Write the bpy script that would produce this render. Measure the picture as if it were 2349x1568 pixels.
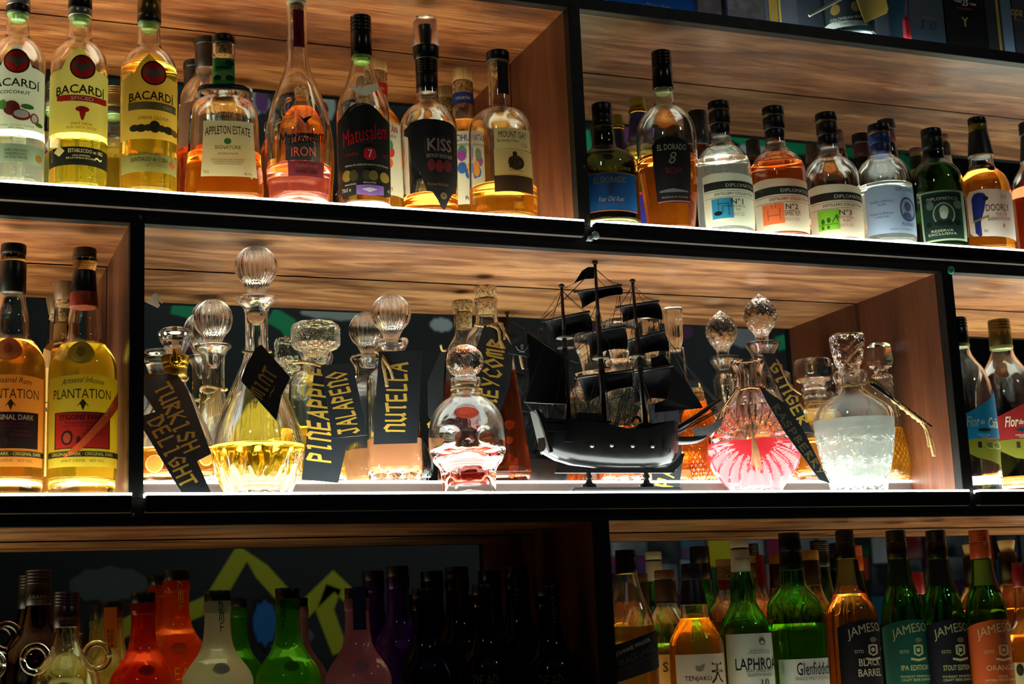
import bpy, bmesh, math, random
from math import sin, cos, pi, tan, asin, sqrt, atan2
from mathutils import Vector, Matrix
random.seed(7)
S = bpy.context.scene
COL = S.collection
for o in list(bpy.data.objects): bpy.data.objects.remove(o)

# ------------------------------------------------------------------ camera
CX, CY, CZ = 0.1027, -2.1, 0.00212
YAW, PITCH, ROLL, F = 0.38419, 0.19191, -0.04198, 3492.45
FW = Vector((sin(YAW)*cos(PITCH), cos(YAW)*cos(PITCH), sin(PITCH)))
_r = Vector((cos(YAW), -sin(YAW), 0)); _u = _r.cross(FW)
RT = cos(ROLL)*_r + sin(ROLL)*_u
UP = cos(ROLL)*_u - sin(ROLL)*_r
CAM = Vector((CX, CY, CZ))
cd = bpy.data.cameras.new('camera'); cam = bpy.data.objects.new('camera', cd); COL.objects.link(cam)
cd.sensor_width = 36.0; cd.lens = F/2349*36.0
cam.matrix_world = Matrix(((RT.x, UP.x, -FW.x, CX), (RT.y, UP.y, -FW.y, CY), (RT.z, UP.z, -FW.z, CZ), (0, 0, 0, 1)))
cd.clip_start = 0.05; cd.clip_end = 60
cd.dof.use_dof = True; cd.dof.focus_distance = 2.36; cd.dof.aperture_fstop = 7.1
S.camera = cam

# ------------------------------------------------------------------ world, exposure, room lamps, added wall light
w = bpy.data.worlds.new('world'); S.world = w; w.use_nodes = True
w.node_tree.nodes['Background'].inputs[0].default_value = (.8, .85, .8, 1)
w.node_tree.nodes['Background'].inputs[1].default_value = 0.003
S.view_settings.view_transform = 'Standard'; S.view_settings.look = 'None'
S.view_settings.exposure = 0.15; S.view_settings.gamma = 1.0; S.view_settings.use_curve_mapping = False
def lamp(name, loc, to, power, size, col=(1, 1, 1)):
    l = bpy.data.lights.new(name, 'AREA'); l.energy = power; l.size = size; l.color = col
    o = bpy.data.objects.new(name, l); COL.objects.link(o); o.location = loc
    o.rotation_euler = (Vector(to)-Vector(loc)).to_track_quat('-Z', 'Y').to_euler()
    return o
lamp('bar_spot_lamp', (2.9, -2.6, 2.3), (1.0, 0, 0.3), 3.5, .16, (1, .97, .92))
lamp('bar_spot_lamp', (-1.3, -2.9, 2.4), (0.5, 0, 0.3), 3.0, .16, (.85, 1, .95))
lamp('added_wall_fill', (1.5, -3.4, 3.1), (3.0, -5, 1.2), 13.0, .5, (.75, 1, .9))  # unseen lamps added so the graffiti wall shows dimly in the mirrors
lamp('added_wall_fill', (4.0, -3.4, 2.6), (4.6, -5, 0.4), 13.0, .5, (.95, .98, 1))

# light level of the lit shelves (what each LED shelf gives off)
GLOW = dict(R1L=((1.0, .93, .66), 8.5), R1R=((.96, 1.0, .82), 7.0), R2L=((1.0, .97, .74), 9.5), R2M=((.93, 1.0, .94), 12.5),
            R2R=((.97, 1.0, .84), 9.5), R3L=((1.0, .93, .60), 3.6), R3R=((1.0, .90, .62), 4.0), R0=((.85, .97, 1.0), 4.0))

# cycles path lengths the glass needs
c = S.cycles
c.max_bounces = 28; c.diffuse_bounces = 3; c.glossy_bounces = 6; c.transmission_bounces = 26; c.transparent_max_bounces = 8
c.sample_clamp_indirect = 6.0; c.caustics_reflective = True; c.caustics_refractive = True; c.blur_glossy = 0.6
c.use_denoising = True
try: c.denoiser = 'OPENIMAGEDENOISE'
except Exception: pass

# ------------------------------------------------------------------ helpers
D = 0.2563                      # depth of the shelves to the mirror
ZR = dict(r0=1.018, r1=.6383, r2=.2145, rr=.2467, r3=-.2085)
XA, XB, XC, XD, XE, XG, XH = .3842, .4042, 1.0731, 1.0934, 1.7572, 1.7789, 1.0974
def at(px, py, Y):
    d = FW*F + RT*(px-1174.5) - UP*(py-784)
    return CAM + d*((Y-CY)/d.y)
def proj(P):
    d = Vector(P)-CAM; k = d.dot(FW)
    return 1174.5+F*d.dot(RT)/k, 784-F*d.dot(UP)/k, k
def zaxis(X, Y, py):            # height on the upright line (X, Y) that shows at picture row py
    a = proj((X, Y, -1))[1]; z = 0.4
    for _ in range(12):
        y = proj((X, Y, z))[1]; y2 = proj((X, Y, z+.01))[1]
        z += (py-y)/((y2-y)/.01)
    return z
def lin(c):
    r = []
    for v in c[:3]:
        v = v/255.0
        r.append(v/12.92 if v <= .04045 else ((v+.055)/1.055)**2.4)
    return tuple(r)
MATS = {}
def newmat(key):
    m = bpy.data.materials.new(key); m.use_nodes = True
    return m, m.node_tree, m.node_tree.nodes['Principled BSDF']
def pbr(c, rough=.5, metal=0, spec=.5, coat=0, emit=None):
    k = ('p', tuple(c), rough, metal, spec, coat)
    if k in MATS: return MATS[k]
    m, t, b = newmat('paint_%d' % len(MATS))
    b.inputs['Base Color'].default_value = lin(c)+(1,); b.inputs['Roughness'].default_value = rough
    b.inputs['Metallic'].default_value = metal; b.inputs['Specular IOR Level'].default_value = spec
    b.inputs['Coat Weight'].default_value = coat; b.inputs['Coat Roughness'].default_value = .08
    n = t.nodes.new('ShaderNodeTexNoise'); n.inputs['Scale'].default_value = 60; n.inputs['Detail'].default_value = 3
    tc = t.nodes.new('ShaderNodeTexCoord'); t.links.new(tc.outputs['Object'], n.inputs['Vector'])
    mr = t.nodes.new('ShaderNodeMapRange'); mr.inputs['To Min'].default_value = max(0.02, rough-.08); mr.inputs['To Max'].default_value = rough+.08
    t.links.new(n.outputs['Fac'], mr.inputs['Value']); t.links.new(mr.outputs['Result'], b.inputs['Roughness'])
    MATS[k] = m; return m
def paper(c, tr=.45, rough=.6):  # paper or printed foil that lets some light through
    k = ('l', tuple(c), tr)
    if k in MATS: return MATS[k]
    m, t, b = newmat('paper_%d' % len(MATS))
    b.inputs['Base Color'].default_value = lin(c)+(1,); b.inputs['Roughness'].default_value = rough
    b.inputs['Specular IOR Level'].default_value = .25
    if tr > 0:
        tl = t.nodes.new('ShaderNodeBsdfTranslucent'); tl.inputs['Color'].default_value = lin(c)+(1,)
        mx = t.nodes.new('ShaderNodeMixShader'); mx.inputs[0].default_value = tr
        t.links.new(b.outputs[0], mx.inputs[1]); t.links.new(tl.outputs[0], mx.inputs[2])
        t.links.new(mx.outputs[0], t.nodes['Material Output'].inputs[0])
    MATS[k] = m; return m
def glass(c=(248, 255, 250), rough=0.0, ior=1.48, bump=0, bscale=40, milk_glow=0, mc=None):
    k = ('g', tuple(c), rough, ior, bump, bscale, milk_glow, mc)
    if k in MATS: return MATS[k]
    m, t, b = newmat('glass_%d' % len(MATS))
    p_ = .66 if ior < 1.46 else .42      # tint of one surface out of the several a ray passes
    b.inputs['Base Color'].default_value = tuple(max(v, .004)**p_ for v in lin(c))+(1,); b.inputs['Roughness'].default_value = rough
    b.inputs['IOR'].default_value = ior; b.inputs['Transmission Weight'].default_value = 1.0
    if bump:
        n = t.nodes.new('ShaderNodeTexVoronoi'); n.inputs['Scale'].default_value = bscale
        tc = t.nodes.new('ShaderNodeTexCoord'); t.links.new(tc.outputs['Object'], n.inputs['Vector'])
        bp = t.nodes.new('ShaderNodeBump'); bp.inputs['Strength'].default_value = bump; bp.inputs['Distance'].default_value = .003
        t.links.new(n.outputs['Distance'], bp.inputs['Height']); t.links.new(bp.outputs[0], b.inputs['Normal'])
    if milk_glow:
        d = t.nodes.new('ShaderNodeBsdfDiffuse'); d.inputs[0].default_value = lin(mc or c)+(1,)
        tl = t.nodes.new('ShaderNodeBsdfTranslucent'); tl.inputs[0].default_value = lin(mc or c)+(1,)
        m1 = t.nodes.new('ShaderNodeMixShader'); m1.inputs[0].default_value = .6
        t.links.new(d.outputs[0], m1.inputs[1]); t.links.new(tl.outputs[0], m1.inputs[2])
        m2 = t.nodes.new('ShaderNodeMixShader'); m2.inputs[0].default_value = milk_glow
        t.links.new(b.outputs[0], m2.inputs[1]); t.links.new(m1.outputs[0], m2.inputs[2])
        t.links.new(m2.outputs[0], t.nodes['Material Output'].inputs[0])
    MATS[k] = m; return m
CLEAR = glass((253, 255, 253))
CLEARG = glass((244, 253, 247))
def cork():
    if 'cork' in MATS: return MATS['cork']
    m, t, b = newmat('cork')
    n = t.nodes.new('ShaderNodeTexNoise'); n.inputs['Scale'].default_value = 260; n.inputs['Detail'].default_value = 4
    tc = t.nodes.new('ShaderNodeTexCoord'); t.links.new(tc.outputs['Object'], n.inputs['Vector'])
    r = t.nodes.new('ShaderNodeValToRGB'); r.color_ramp.elements[0].color = lin((110, 75, 40))+(1,); r.color_ramp.elements[0].position = .35
    r.color_ramp.elements[1].color = lin((205, 165, 105))+(1,); r.color_ramp.elements[1].position = .6
    t.links.new(n.outputs['Fac'], r.inputs['Fac']); t.links.new(r.outputs[0], b.inputs['Base Color'])
    b.inputs['Roughness'].default_value = .85
    MATS['cork'] = m; return m
def wood(key, axis, dark, mid, light, scale=1.0, off=0.0):
    if key in MATS: return MATS[key]
    m, t, b = newmat(key)
    N = t.nodes; L = t.links
    tc = N.new('ShaderNodeTexCoord'); mp = N.new('ShaderNodeMapping')
    st = {'x': (2.0, 11, 11), 'z': (11, 11, 1.4)}[axis]
    mp.inputs['Scale'].default_value = [s*scale for s in st]; mp.inputs['Location'].default_value = (off, off*.7, off*1.3)
    L.new(tc.outputs['Object'], mp.inputs['Vector'])
    n1 = N.new('ShaderNodeTexNoise'); n1.inputs['Scale'].default_value = 1.6; n1.inputs['Detail'].default_value = 6; n1.inputs['Roughness'].default_value = .62; n1.inputs['Distortion'].default_value = 1.1
    L.new(mp.outputs[0], n1.inputs['Vector'])
    mp2 = N.new('ShaderNodeMapping'); st2 = {'x': (9, 230, 230), 'z': (230, 230, 9)}[axis]; mp2.inputs['Scale'].default_value = st2
    L.new(tc.outputs['Object'], mp2.inputs['Vector'])
    n2 = N.new('ShaderNodeTexNoise'); n2.inputs['Scale'].default_value = 1.5; n2.inputs['Detail'].default_value = 5; n2.inputs['Roughness'].default_value = .7
    L.new(mp2.outputs[0], n2.inputs['Vector'])
    mx = N.new('ShaderNodeMix'); mx.data_type = 'FLOAT'; mx.inputs[0].default_value = .45
    L.new(n1.outputs['Fac'], mx.inputs[2]); L.new(n2.outputs['Fac'], mx.inputs[3])
    r = N.new('ShaderNodeValToRGB'); e = r.color_ramp.elements
    e[0].position = .36; e[0].color = lin(dark)+(1,); e[1].position = .60; e[1].color = lin(light)+(1,)
    q = e.new(.48); q.color = lin(mid)+(1,)
    L.new(mx.outputs[0], r.inputs['Fac']); L.new(r.outputs[0], b.inputs['Base Color'])
    bp = N.new('ShaderNodeBump'); bp.inputs['Strength'].default_value = .25; bp.inputs['Distance'].default_value = .001
    L.new(n2.outputs['Fac'], bp.inputs['Height']); L.new(bp.outputs[0], b.inputs['Normal'])
    b.inputs['Roughness'].default_value = .38; b.inputs['Specular IOR Level'].default_value = .5
    MATS[key] = m; return m
def emis(key, col, s):
    m, t, b = newmat(key)
    e = t.nodes.new('ShaderNodeEmission'); e.inputs[0].default_value = tuple(col)+(1,); e.inputs[1].default_value = s
    t.links.new(e.outputs[0], t.nodes['Material Output'].inputs[0]); MATS[key] = m; return m
def mirror_mat():
    m, t, b = newmat('mirror_glass')
    b.inputs['Base Color'].default_value = (.80, .84, .80, 1); b.inputs['Metallic'].default_value = 1; b.inputs['Roughness'].default_value = .0
    return m
BLACK = pbr((14, 13, 13), .35); GOLD = pbr((190, 150, 50), .28, 1); GOLDP = pbr((150, 125, 45), .4, .6)
ROPE = pbr((190, 155, 95), .8); FRAME = pbr((9, 8, 7), .5, 0, .25)

def mesh_obj(name, verts, faces, mat, parent=None, smooth=True, mats=None, mi=None):
    me = bpy.data.meshes.new(name); me.from_pydata([tuple(v) for v in verts], [], faces)
    for x in (mats or [mat]): me.materials.append(x)
    if mi: me.polygons.foreach_set('material_index', mi)
    if smooth: me.polygons.foreach_set('use_smooth', [True]*len(me.polygons))
    me.update()
    o = bpy.data.objects.new(name, me); COL.objects.link(o)
    if parent: o.parent = parent
    return o
def tag(o, label, cat, group=None, kind=None):
    if label: o['label'] = label
    if cat: o['category'] = cat
    if group: o['group'] = group
    if kind: o['kind'] = kind
    return o
def thing(name, label, cat, loc, group=None):
    o = bpy.data.objects.new(name, None); COL.objects.link(o); o.location = loc; o.empty_display_size = .02
    return tag(o, label, cat, group)
class MB:
    def __init__(s): s.v = []; s.f = []
    def add(s, v, f):
        n = len(s.v); s.v += [Vector(x) for x in v]; s.f += [tuple(i+n for i in q) for q in f]; return s
    def box(s, a, b, bev=0):
        x0, y0, z0 = a; x1, y1, z1 = b
        if bev:
            bm = bmesh.new(); bmesh.ops.create_cube(bm, size=1)
            for v in bm.verts: v.co = Vector((x0+(v.co.x+.5)*(x1-x0), y0+(v.co.y+.5)*(y1-y0), z0+(v.co.z+.5)*(z1-z0)))
            bmesh.ops.bevel(bm, geom=list(bm.edges), offset=bev, segments=2, affect='EDGES')
            bm.verts.index_update(); s.add([v.co.copy() for v in bm.verts], [tuple(v.index for v in f.verts) for f in bm.faces]); bm.free(); return s
        v = [(x0, y0, z0), (x1, y0, z0), (x1, y1, z0), (x0, y1, z0), (x0, y0, z1), (x1, y0, z1), (x1, y1, z1), (x0, y1, z1)]
        return s.add(v, [(0, 3, 2, 1), (4, 5, 6, 7), (0, 1, 5, 4), (1, 2, 6, 5), (2, 3, 7, 6), (3, 0, 4, 7)])
    def tube(s, pts, r, n=6, r2=None, twist=0, lobes=0):
        pts = [Vector(p) for p in pts]; m = len(pts); v = []; L = 0
        prev = None
        for i, p in enumerate(pts):
            d = (pts[min(i+1, m-1)]-pts[max(i-1, 0)])
            d = d.normalized() if d.length > 1e-9 else Vector((0, 0, 1))
            if prev is None:
                a = d.orthogonal().normalized()
            else:
                a = (prev - d*prev.dot(d)); a = a.normalized() if a.length > 1e-6 else d.orthogonal().normalized()
            prev = a; b = d.cross(a)
            if i: L += (pts[i]-pts[i-1]).length
            rr = r if r2 is None else r+(r2-r)*i/(m-1)
            for k in range(n):
                an = 2*pi*k/n; q = rr
                if lobes: q = rr*(1+.28*cos(lobes*(an)-twist*L))
                v.append(p+a*cos(an)*q+b*sin(an)*q)
        f = []
        for i in range(m-1):
            for k in range(n):
                f.append((i*n+k, i*n+(k+1) % n, (i+1)*n+(k+1) % n, (i+1)*n+k))
        f.append(tuple(range(n-1, -1, -1))); f.append(tuple((m-1)*n+k for k in range(n)))
        return s.add(v, f)
    def out(s, name, mat, parent=None, smooth=False):
        P = parent.matrix_world.translation if False else (parent['_o'] if parent and '_o' in parent else None)
        v = s.v
        if P is not None: v = [x-Vector(P) for x in v]
        o = mesh_obj(name, v, s.f, mat, parent, smooth)
        return o
def root(name, label, cat, loc, group=None):
    o = thing(name, label, cat, loc, group); o['_o'] = tuple(loc); return o
def spline(pts, n=8):           # smooth line through points
    pts = [Vector(p) for p in pts]; out = []
    for i in range(len(pts)-1):
        p0 = pts[max(i-1, 0)]; p1 = pts[i]; p2 = pts[i+1]; p3 = pts[min(i+2, len(pts)-1)]
        for k in range(n):
            t = k/n
            out.append(.5*((2*p1)+(p2-p0)*t+(2*p0-5*p1+4*p2-p3)*t*t+(3*p1-p0-3*p2+p3)*t**3))
    out.append(pts[-1]); return out
def chaikin(p, n=2):
    for _ in range(n):
        q = [p[0]]
        for a, b in zip(p, p[1:]):
            q.append((a[0]*.75+b[0]*.25, a[1]*.75+b[1]*.25)); q.append((a[0]*.25+b[0]*.75, a[1]*.25+b[1]*.75))
        q.append(p[-1]); p = q
    return p
def sup(th, n):                 # superellipse radius, unit at the flats
    if n == 2: return 1.0
    return 1.0/((abs(cos(th))**n+abs(sin(th))**n)**(1.0/n))
def revolve(rings, seg=48, mod=None, n=2, rot=0, depth=1.0):
    """rings: (r, z) from one pole or rim to the other, closed at r=0 ends"""
    v = []; idx = []; f = []
    for r, z in rings:
        if r < 1e-6:
            idx.append([len(v)]); v.append((0, 0, z))
        else:
            ii = []
            for k in range(seg):
                th = 2*pi*k/seg
                q = r*sup(th, n)*(mod(th, z, r) if mod else 1)
                x = q*cos(th)*depth; y = q*sin(th)
                ii.append(len(v)); v.append((x*cos(rot)-y*sin(rot), x*sin(rot)+y*cos(rot), z))
            idx.append(ii)
    for a, b in zip(idx, idx[1:]):
        if len(a) == 1 and len(b) == 1: continue
        for k in range(seg):
            k2 = (k+1) % seg
            if len(a) == 1: f.append((a[0], b[k2], b[k]))
            elif len(b) == 1: f.append((a[k], a[k2], b[0]))
            else: f.append((a[k], a[k2], b[k2], b[k]))
    return v, [q[::-1] for q in f]
def loop_revolve(rings, **k):   # closed ring profile, no poles
    v, f = revolve(rings+[rings[0]], **k); return v, f

# text ---------------------------------------------------------------
TXC = {}
def text_mesh(s, bold=0, shear=0):
    bold = 0 if any(ch in s for ch in 'MWmw天') else bold*.45
    k = (s, bold, shear)
    if k in TXC: return TXC[k]
    cu = bpy.data.curves.new('t', 'FONT'); cu.body = s; cu.resolution_u = 2; cu.offset = bold; cu.shear = shear; cu.fill_mode = 'BOTH'; cu.align_x = 'CENTER'
    o = bpy.data.objects.new('t', cu); COL.objects.link(o); bpy.context.view_layer.update()
    me = o.to_mesh()
    v = [(p.co.x, p.co.y) for p in me.vertices]; f = [tuple(p.vertices) for p in me.polygons]
    o.to_mesh_clear(); bpy.data.objects.remove(o); bpy.data.curves.remove(cu)
    if v:
        x0 = min(p[0] for p in v); x1 = max(p[0] for p in v); y0 = min(p[1] for p in v); y1 = max(p[1] for p in v)
        v = [((p[0]-x0)/(x1-x0+1e-9)-.5, (p[1]-y0)/(y1-y0+1e-9)-.5) for p in v]
    TXC[k] = (v, f); return TXC[k]
# broad-pen letters for the hand-lettered tags, unit boxes
G = {
 'A': [[(0, 0), (.45, 1), (.8, 0)], [(.15, .38), (.7, .38)]], 'B': [[(.1, 0), (.1, 1), (.7, .8), (.15, .52), (.75, .28), (.1, 0)]],
 'C': [[(.75, .8), (.45, 1), (.1, .6), (.15, .15), (.5, 0), (.8, .2)]], 'D': [[(.1, 1), (.1, 0), (.55, .1), (.8, .5), (.5, .9), (0, 1)]],
 'E': [[(.7, 1), (.1, .95), (.1, 0), (.75, .05)], [(.1, .5), (.6, .52)]], 'F': [[(.7, 1), (.12, .95), (.1, 0)], [(.1, .5), (.6, .52)]], 'G': [[(.75, .85), (.4, 1), (.08, .55), (.3, 0), (.75, .15), (.75, .48), (.45, .45)]],
 'H': [[(.1, 1), (.1, 0)], [(.75, 1), (.75, 0)], [(.1, .5), (.75, .52)]], 'I': [[(.15, .95), (.4, 1), (.35, 0), (.6, .05)]],
 'J': [[(.2, 1), (.7, 1)], [(.5, 1), (.5, .1), (.2, 0), (0, .2)]], 'K': [[(.1, 1), (.1, 0)], [(.75, 1), (.15, .5), (.8, 0)]],
 'L': [[(.15, 1), (.12, 0), (.7, .06)]], 'M': [[(.05, 0), (.1, .9), (.35, 1), (.38, .1)], [(.38, .85), (.68, 1), (.72, .0), (.85, .1)]],
 'N': [[(.08, 0), (.12, .95)], [(.02, .85), (.35, 1), (.7, .85), (.68, 0), (.85, .08)]], 'O': [[(.4, 1), (.05, .55), (.38, 0), (.78, .5), (.4, 1)]],
 'P': [[(.12, 0), (.12, 1), (.7, .85), (.65, .5), (.12, .45)]], 'R': [[(.12, 0), (.12, 1), (.7, .82), (.15, .5), (.8, 0)]],
 'S': [[(.75, .9), (.35, 1), (.12, .7), (.7, .4), (.55, 0), (.05, .1)]], 'T': [[(0, .92), (.85, 1)], [(.42, .95), (.42, 0), (.55, .05)]],
 'U': [[(.1, 1), (.1, .2), (.35, 0), (.7, .2)], [(.72, 1), (.7, .0), (.85, .06)]], 'Y': [[(.08, 1), (.4, .5)], [(.78, 1), (.3, 0)]], '~': [[(.0, .4), (.3, .6), (.6, .35), (.9, .55)]],
}
def pen_text(s, wpen=.11):
    v = []; f = []; x = 0
    for ch in s:
        if ch == ' ': x += .6; continue
        for st in G[ch]:
            for a, b in zip(st, st[1:]):
                d = Vector((b[0]-a[0], b[1]-a[1])); l = d.length
                if l < 1e-6: continue
                d /= l; n = Vector((-d.y, d.x)); w_ = wpen*(.42+.75*abs(d.x*.7-d.y*.7)); e = d*w_*.35
                A = Vector(a)-e; B = Vector(b)+e; k = len(v)
                for q in (A+n*w_/1.6, A-n*w_/1.6, B-n*w_/1.6, B+n*w_/1.6): v.append((q.x+x, q.y))
                f.append((k, k+1, k+2, k+3))
        x += 1.02
    return [(p[0]/x, p[1]) for p in v], f

# ------------------------------------------------------------------ bottles
def amap(t):
    s = 1 if t >= 0 else -1; t = abs(t)
    return s*(asin(t) if t < .92 else asin(.92)+(t-.92)*2.2)
class Bot:
    def __init__(s, name, label, cat, cx, cy, Y, row, prof, caps=(), gl=None, liq=None, labels=(), group=None, n=2, rot=None, wall=.0026,
                 base=.009, mod=None, seg=48, ch=2, smooth=True, punt=.25, solid=False, depth=1.0, res=0, modin=1.0):
        s.Y = Y; P = at(cx, cy, Y); s.X = P.x; s.z0 = ZR[row]
        s.d = Vector((CX-s.X, CY-Y, 0)).normalized(); s.rt = Vector((-s.d.y, s.d.x, 0))   # rt: picture-right of the thing
        if s.rt.x < 0: s.rt = -s.rt
        s.k = proj((s.X, Y, s.z0+.12))[2]/F     # metres per picture pixel at the axis
        s.top = 0
        s.root = root(name, label, cat, (s.X, Y, s.z0), group)
        s.rot = atan2(s.d.y, s.d.x) if rot is None else rot
        s.n = n; s.mod = mod; s.depth = depth
        s.name = name
        pr = [(hw*s.k, zaxis(s.X, Y, py)-s.z0) for py, hw in prof]
        if pr[-1][1] > .004: pr.append((pr[-1][0], 0.0))
        else: pr[-1] = (pr[-1][0], 0.0)
        pr = chaikin(pr, ch)
        if res:
            q = [pr[0]]
            for a, b_ in zip(pr, pr[1:]):
                m_ = max(1, int(abs(a[1]-b_[1])/res))
                for j in range(1, m_+1): q.append((a[0]+(b_[0]-a[0])*j/m_, a[1]+(b_[1]-a[1])*j/m_))
            pr = q
        # small rounding at the foot
        rb = pr[-1][0]; pr = pr[:-1]+[(rb, .003), (rb-.0012, .0008), (rb-.003, 0)]
        s.pr = pr; zt = pr[0][1]; s.top = zt
        seg_ = seg
        M = (lambda th, z, r: mod(th, z+s.z0, r)) if mod else None
        inz = [None]
        kw = dict(seg=seg_, mod=M, n=n, rot=s.rot, depth=depth)
        if gl is not None:
            if solid:
                rg = [(0, zt)]+pr+[(0, punt*.01)]
                v, f = revolve(rg, **kw)
            else:
                wf_ = wall if callable(wall) else (lambda z: wall)
                inner = [(max(r-wf_(z)*(1 if r > .016 else .8), .004), z) for r, z in pr if z > base+.003]
                zi = base
                inner = inner+[(max(inner[-1][0]-.002, .004), zi+.001)]
                rg = [(0, zi+punt*.02)]+[(inner[-1][0]*.6, zi+punt*.006)]+inner[::-1]
                ring = rg+[(r, z) for r, z in pr]+[(pr[-1][0]*.6, punt*.014), (0, punt*.024)]
                if mod and modin != 1.0:
                    nin = len(rg)
                    A_ = revolve(rg+[rg[-1]], **dict(kw, mod=(lambda th, z, r: 1+(mod(th, z+s.z0, r)-1)*modin)))
                    B_ = revolve([(r, z) for r, z in pr]+[(pr[-1][0]*.6, punt*.014), (0, punt*.024)], **kw)
                    # join: inner wall rings then outer wall rings
                    seg_n = seg_; v = list(A_[0]); f = list(A_[1]); o_ = len(v); a0 = o_-seg_n
                    v += B_[0]; f += [tuple(i+o_ for i in q) for q in B_[1]]
                    for k_ in range(seg_n):
                        k2 = (k_+1) % seg_n; f.append((a0+k2, a0+k_, o_+k_, o_+k2)[::-1])
                else:
                    v, f = revolve(ring, **kw)
                s.inner = inner
            s.body = mesh_obj('glass_body', v, f, gl, s.root, smooth)
        if liq and not solid:
            py, lm = liq[0], liq[1]
            zl = zaxis(s.X, Y, py)-s.z0
            inn = [(r+.0004, z) for r, z in s.inner]
            pts = [(r, z) for r, z in inn if z < zl]
            hi = [p for p in inn if p[1] >= zl]
            if pts:
                r_at = pts[0][0]
                if hi:
                    a, b = hi[-1], pts[0]; t = (zl-b[1])/(a[1]-b[1]+1e-9); r_at = b[0]+(a[0]-b[0])*t
                zi = base-.0004
                rg = [(0, zl), (r_at-.0015, zl), (r_at, zl+.0006)]+pts+[(pts[-1][0]*.6, zi+punt*.006), (0, zi+punt*.02)]
                v, f = revolve(rg, **(dict(kw, mod=(lambda th, z, r: 1+(mod(th, z+s.z0, r)-1)*modin)) if mod else kw))
                mesh_obj('liquid', v, f, lm, s.root, smooth)
        for c_ in caps: s.cap(*c_)
        for l in labels: s.label(**l)
    def z(s, py, off=0.0): return zaxis(s.X, s.Y-off, py)-s.z0
    def R(s, z, th=None):
        p = s.pr
        if z >= p[0][1]: r = p[0][0]
        elif z <= p[-1][1]: r = p[-1][0]
        else:
            r = p[-1][0]
            for a, b in zip(p, p[1:]):
                if a[1] >= z >= b[1]:
                    r = b[0]+(a[0]-b[0])*((z-b[1])/(a[1]-b[1]+1e-9)); break
        return r
    def pt(s, ang, z, off, r=None):
        r = s.R(z) if r is None else r
        if s.n != 2: r = r*sup(atan2(s.d.y, s.d.x)+ang-s.rot, s.n)
        q = r+off
        x = sin(ang)*(q)*(s.depth if s.depth < 1 else 1)**0; y = cos(ang)*q*(s.depth if s.depth != 1 else 1)
        if s.depth != 1: # body flattened along the line of sight
            dd = cos(ang)*r*s.depth+off
            return s.rt*(sin(ang)*r)+s.d*dd+Vector((0, 0, z))
        return s.rt*x+s.d*y+Vector((0, 0, z))
    def cap(s, y0, y1, h0, h1, mat, name='cap', ribs=0, round_=.0012, seg=32):
        za, zb = s.z(y0), s.z(y1); ra, rb_ = h0*s.k, h1*s.k
        rg = [(0, za), (ra-round_, za), (ra-round_*.3, za-round_*.3), (ra, za-round_)]
        if ribs:
            for i in range(ribs):
                t0 = (i+.2)/ribs*.45; t1 = (i+.6)/ribs*.45
                for t, e in ((t0, 0), ((t0+t1)/2, -.0006), (t1, 0)):
                    rg.append((ra+(rb_-ra)*t+e, za+(zb-za)*t))
        rg += [(rb_, zb+.0006), (rb_-.0006, zb), (0, zb)]
        v, f = revolve(rg, seg=seg, n=2, rot=s.rot)
        o = mesh_obj(name, v, f, mat, s.root, True); s.fix(o); return o
    def solid(s, prof, mat, name, mod=None, seg=64, n=2, res=0, ch=1, smooth=True, depth=1.0, rot=None):
        pr = chaikin([(hw*s.k, s.z(py)) for py, hw in prof], ch)
        if res:
            q = [pr[0]]
            for a, b_ in zip(pr, pr[1:]):
                m_ = max(1, int(abs(a[1]-b_[1])/res))
                for j in range(1, m_+1): q.append((a[0]+(b_[0]-a[0])*j/m_, a[1]+(b_[1]-a[1])*j/m_))
            pr = q
        rg = [(0, pr[0][1])]+[p for p in pr if p[0] > 1e-5]+[(0, pr[-1][1])]
        v, f = revolve(rg, seg=seg, mod=(lambda th, z, r: mod(th, z, r)) if mod else None, n=n, rot=s.rot if rot is None else rot, depth=depth)
        return mesh_obj(name, v, f, mat, s.root, smooth)
    def fix(s, o):
        try:
            o.data.set_sharp_from_angle(angle=math.radians(50))
        except Exception: pass
    def cxp(s, py): # picture x of the axis at row py
        return proj((s.X, s.Y, s.z(py)+s.z0))[0]
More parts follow.
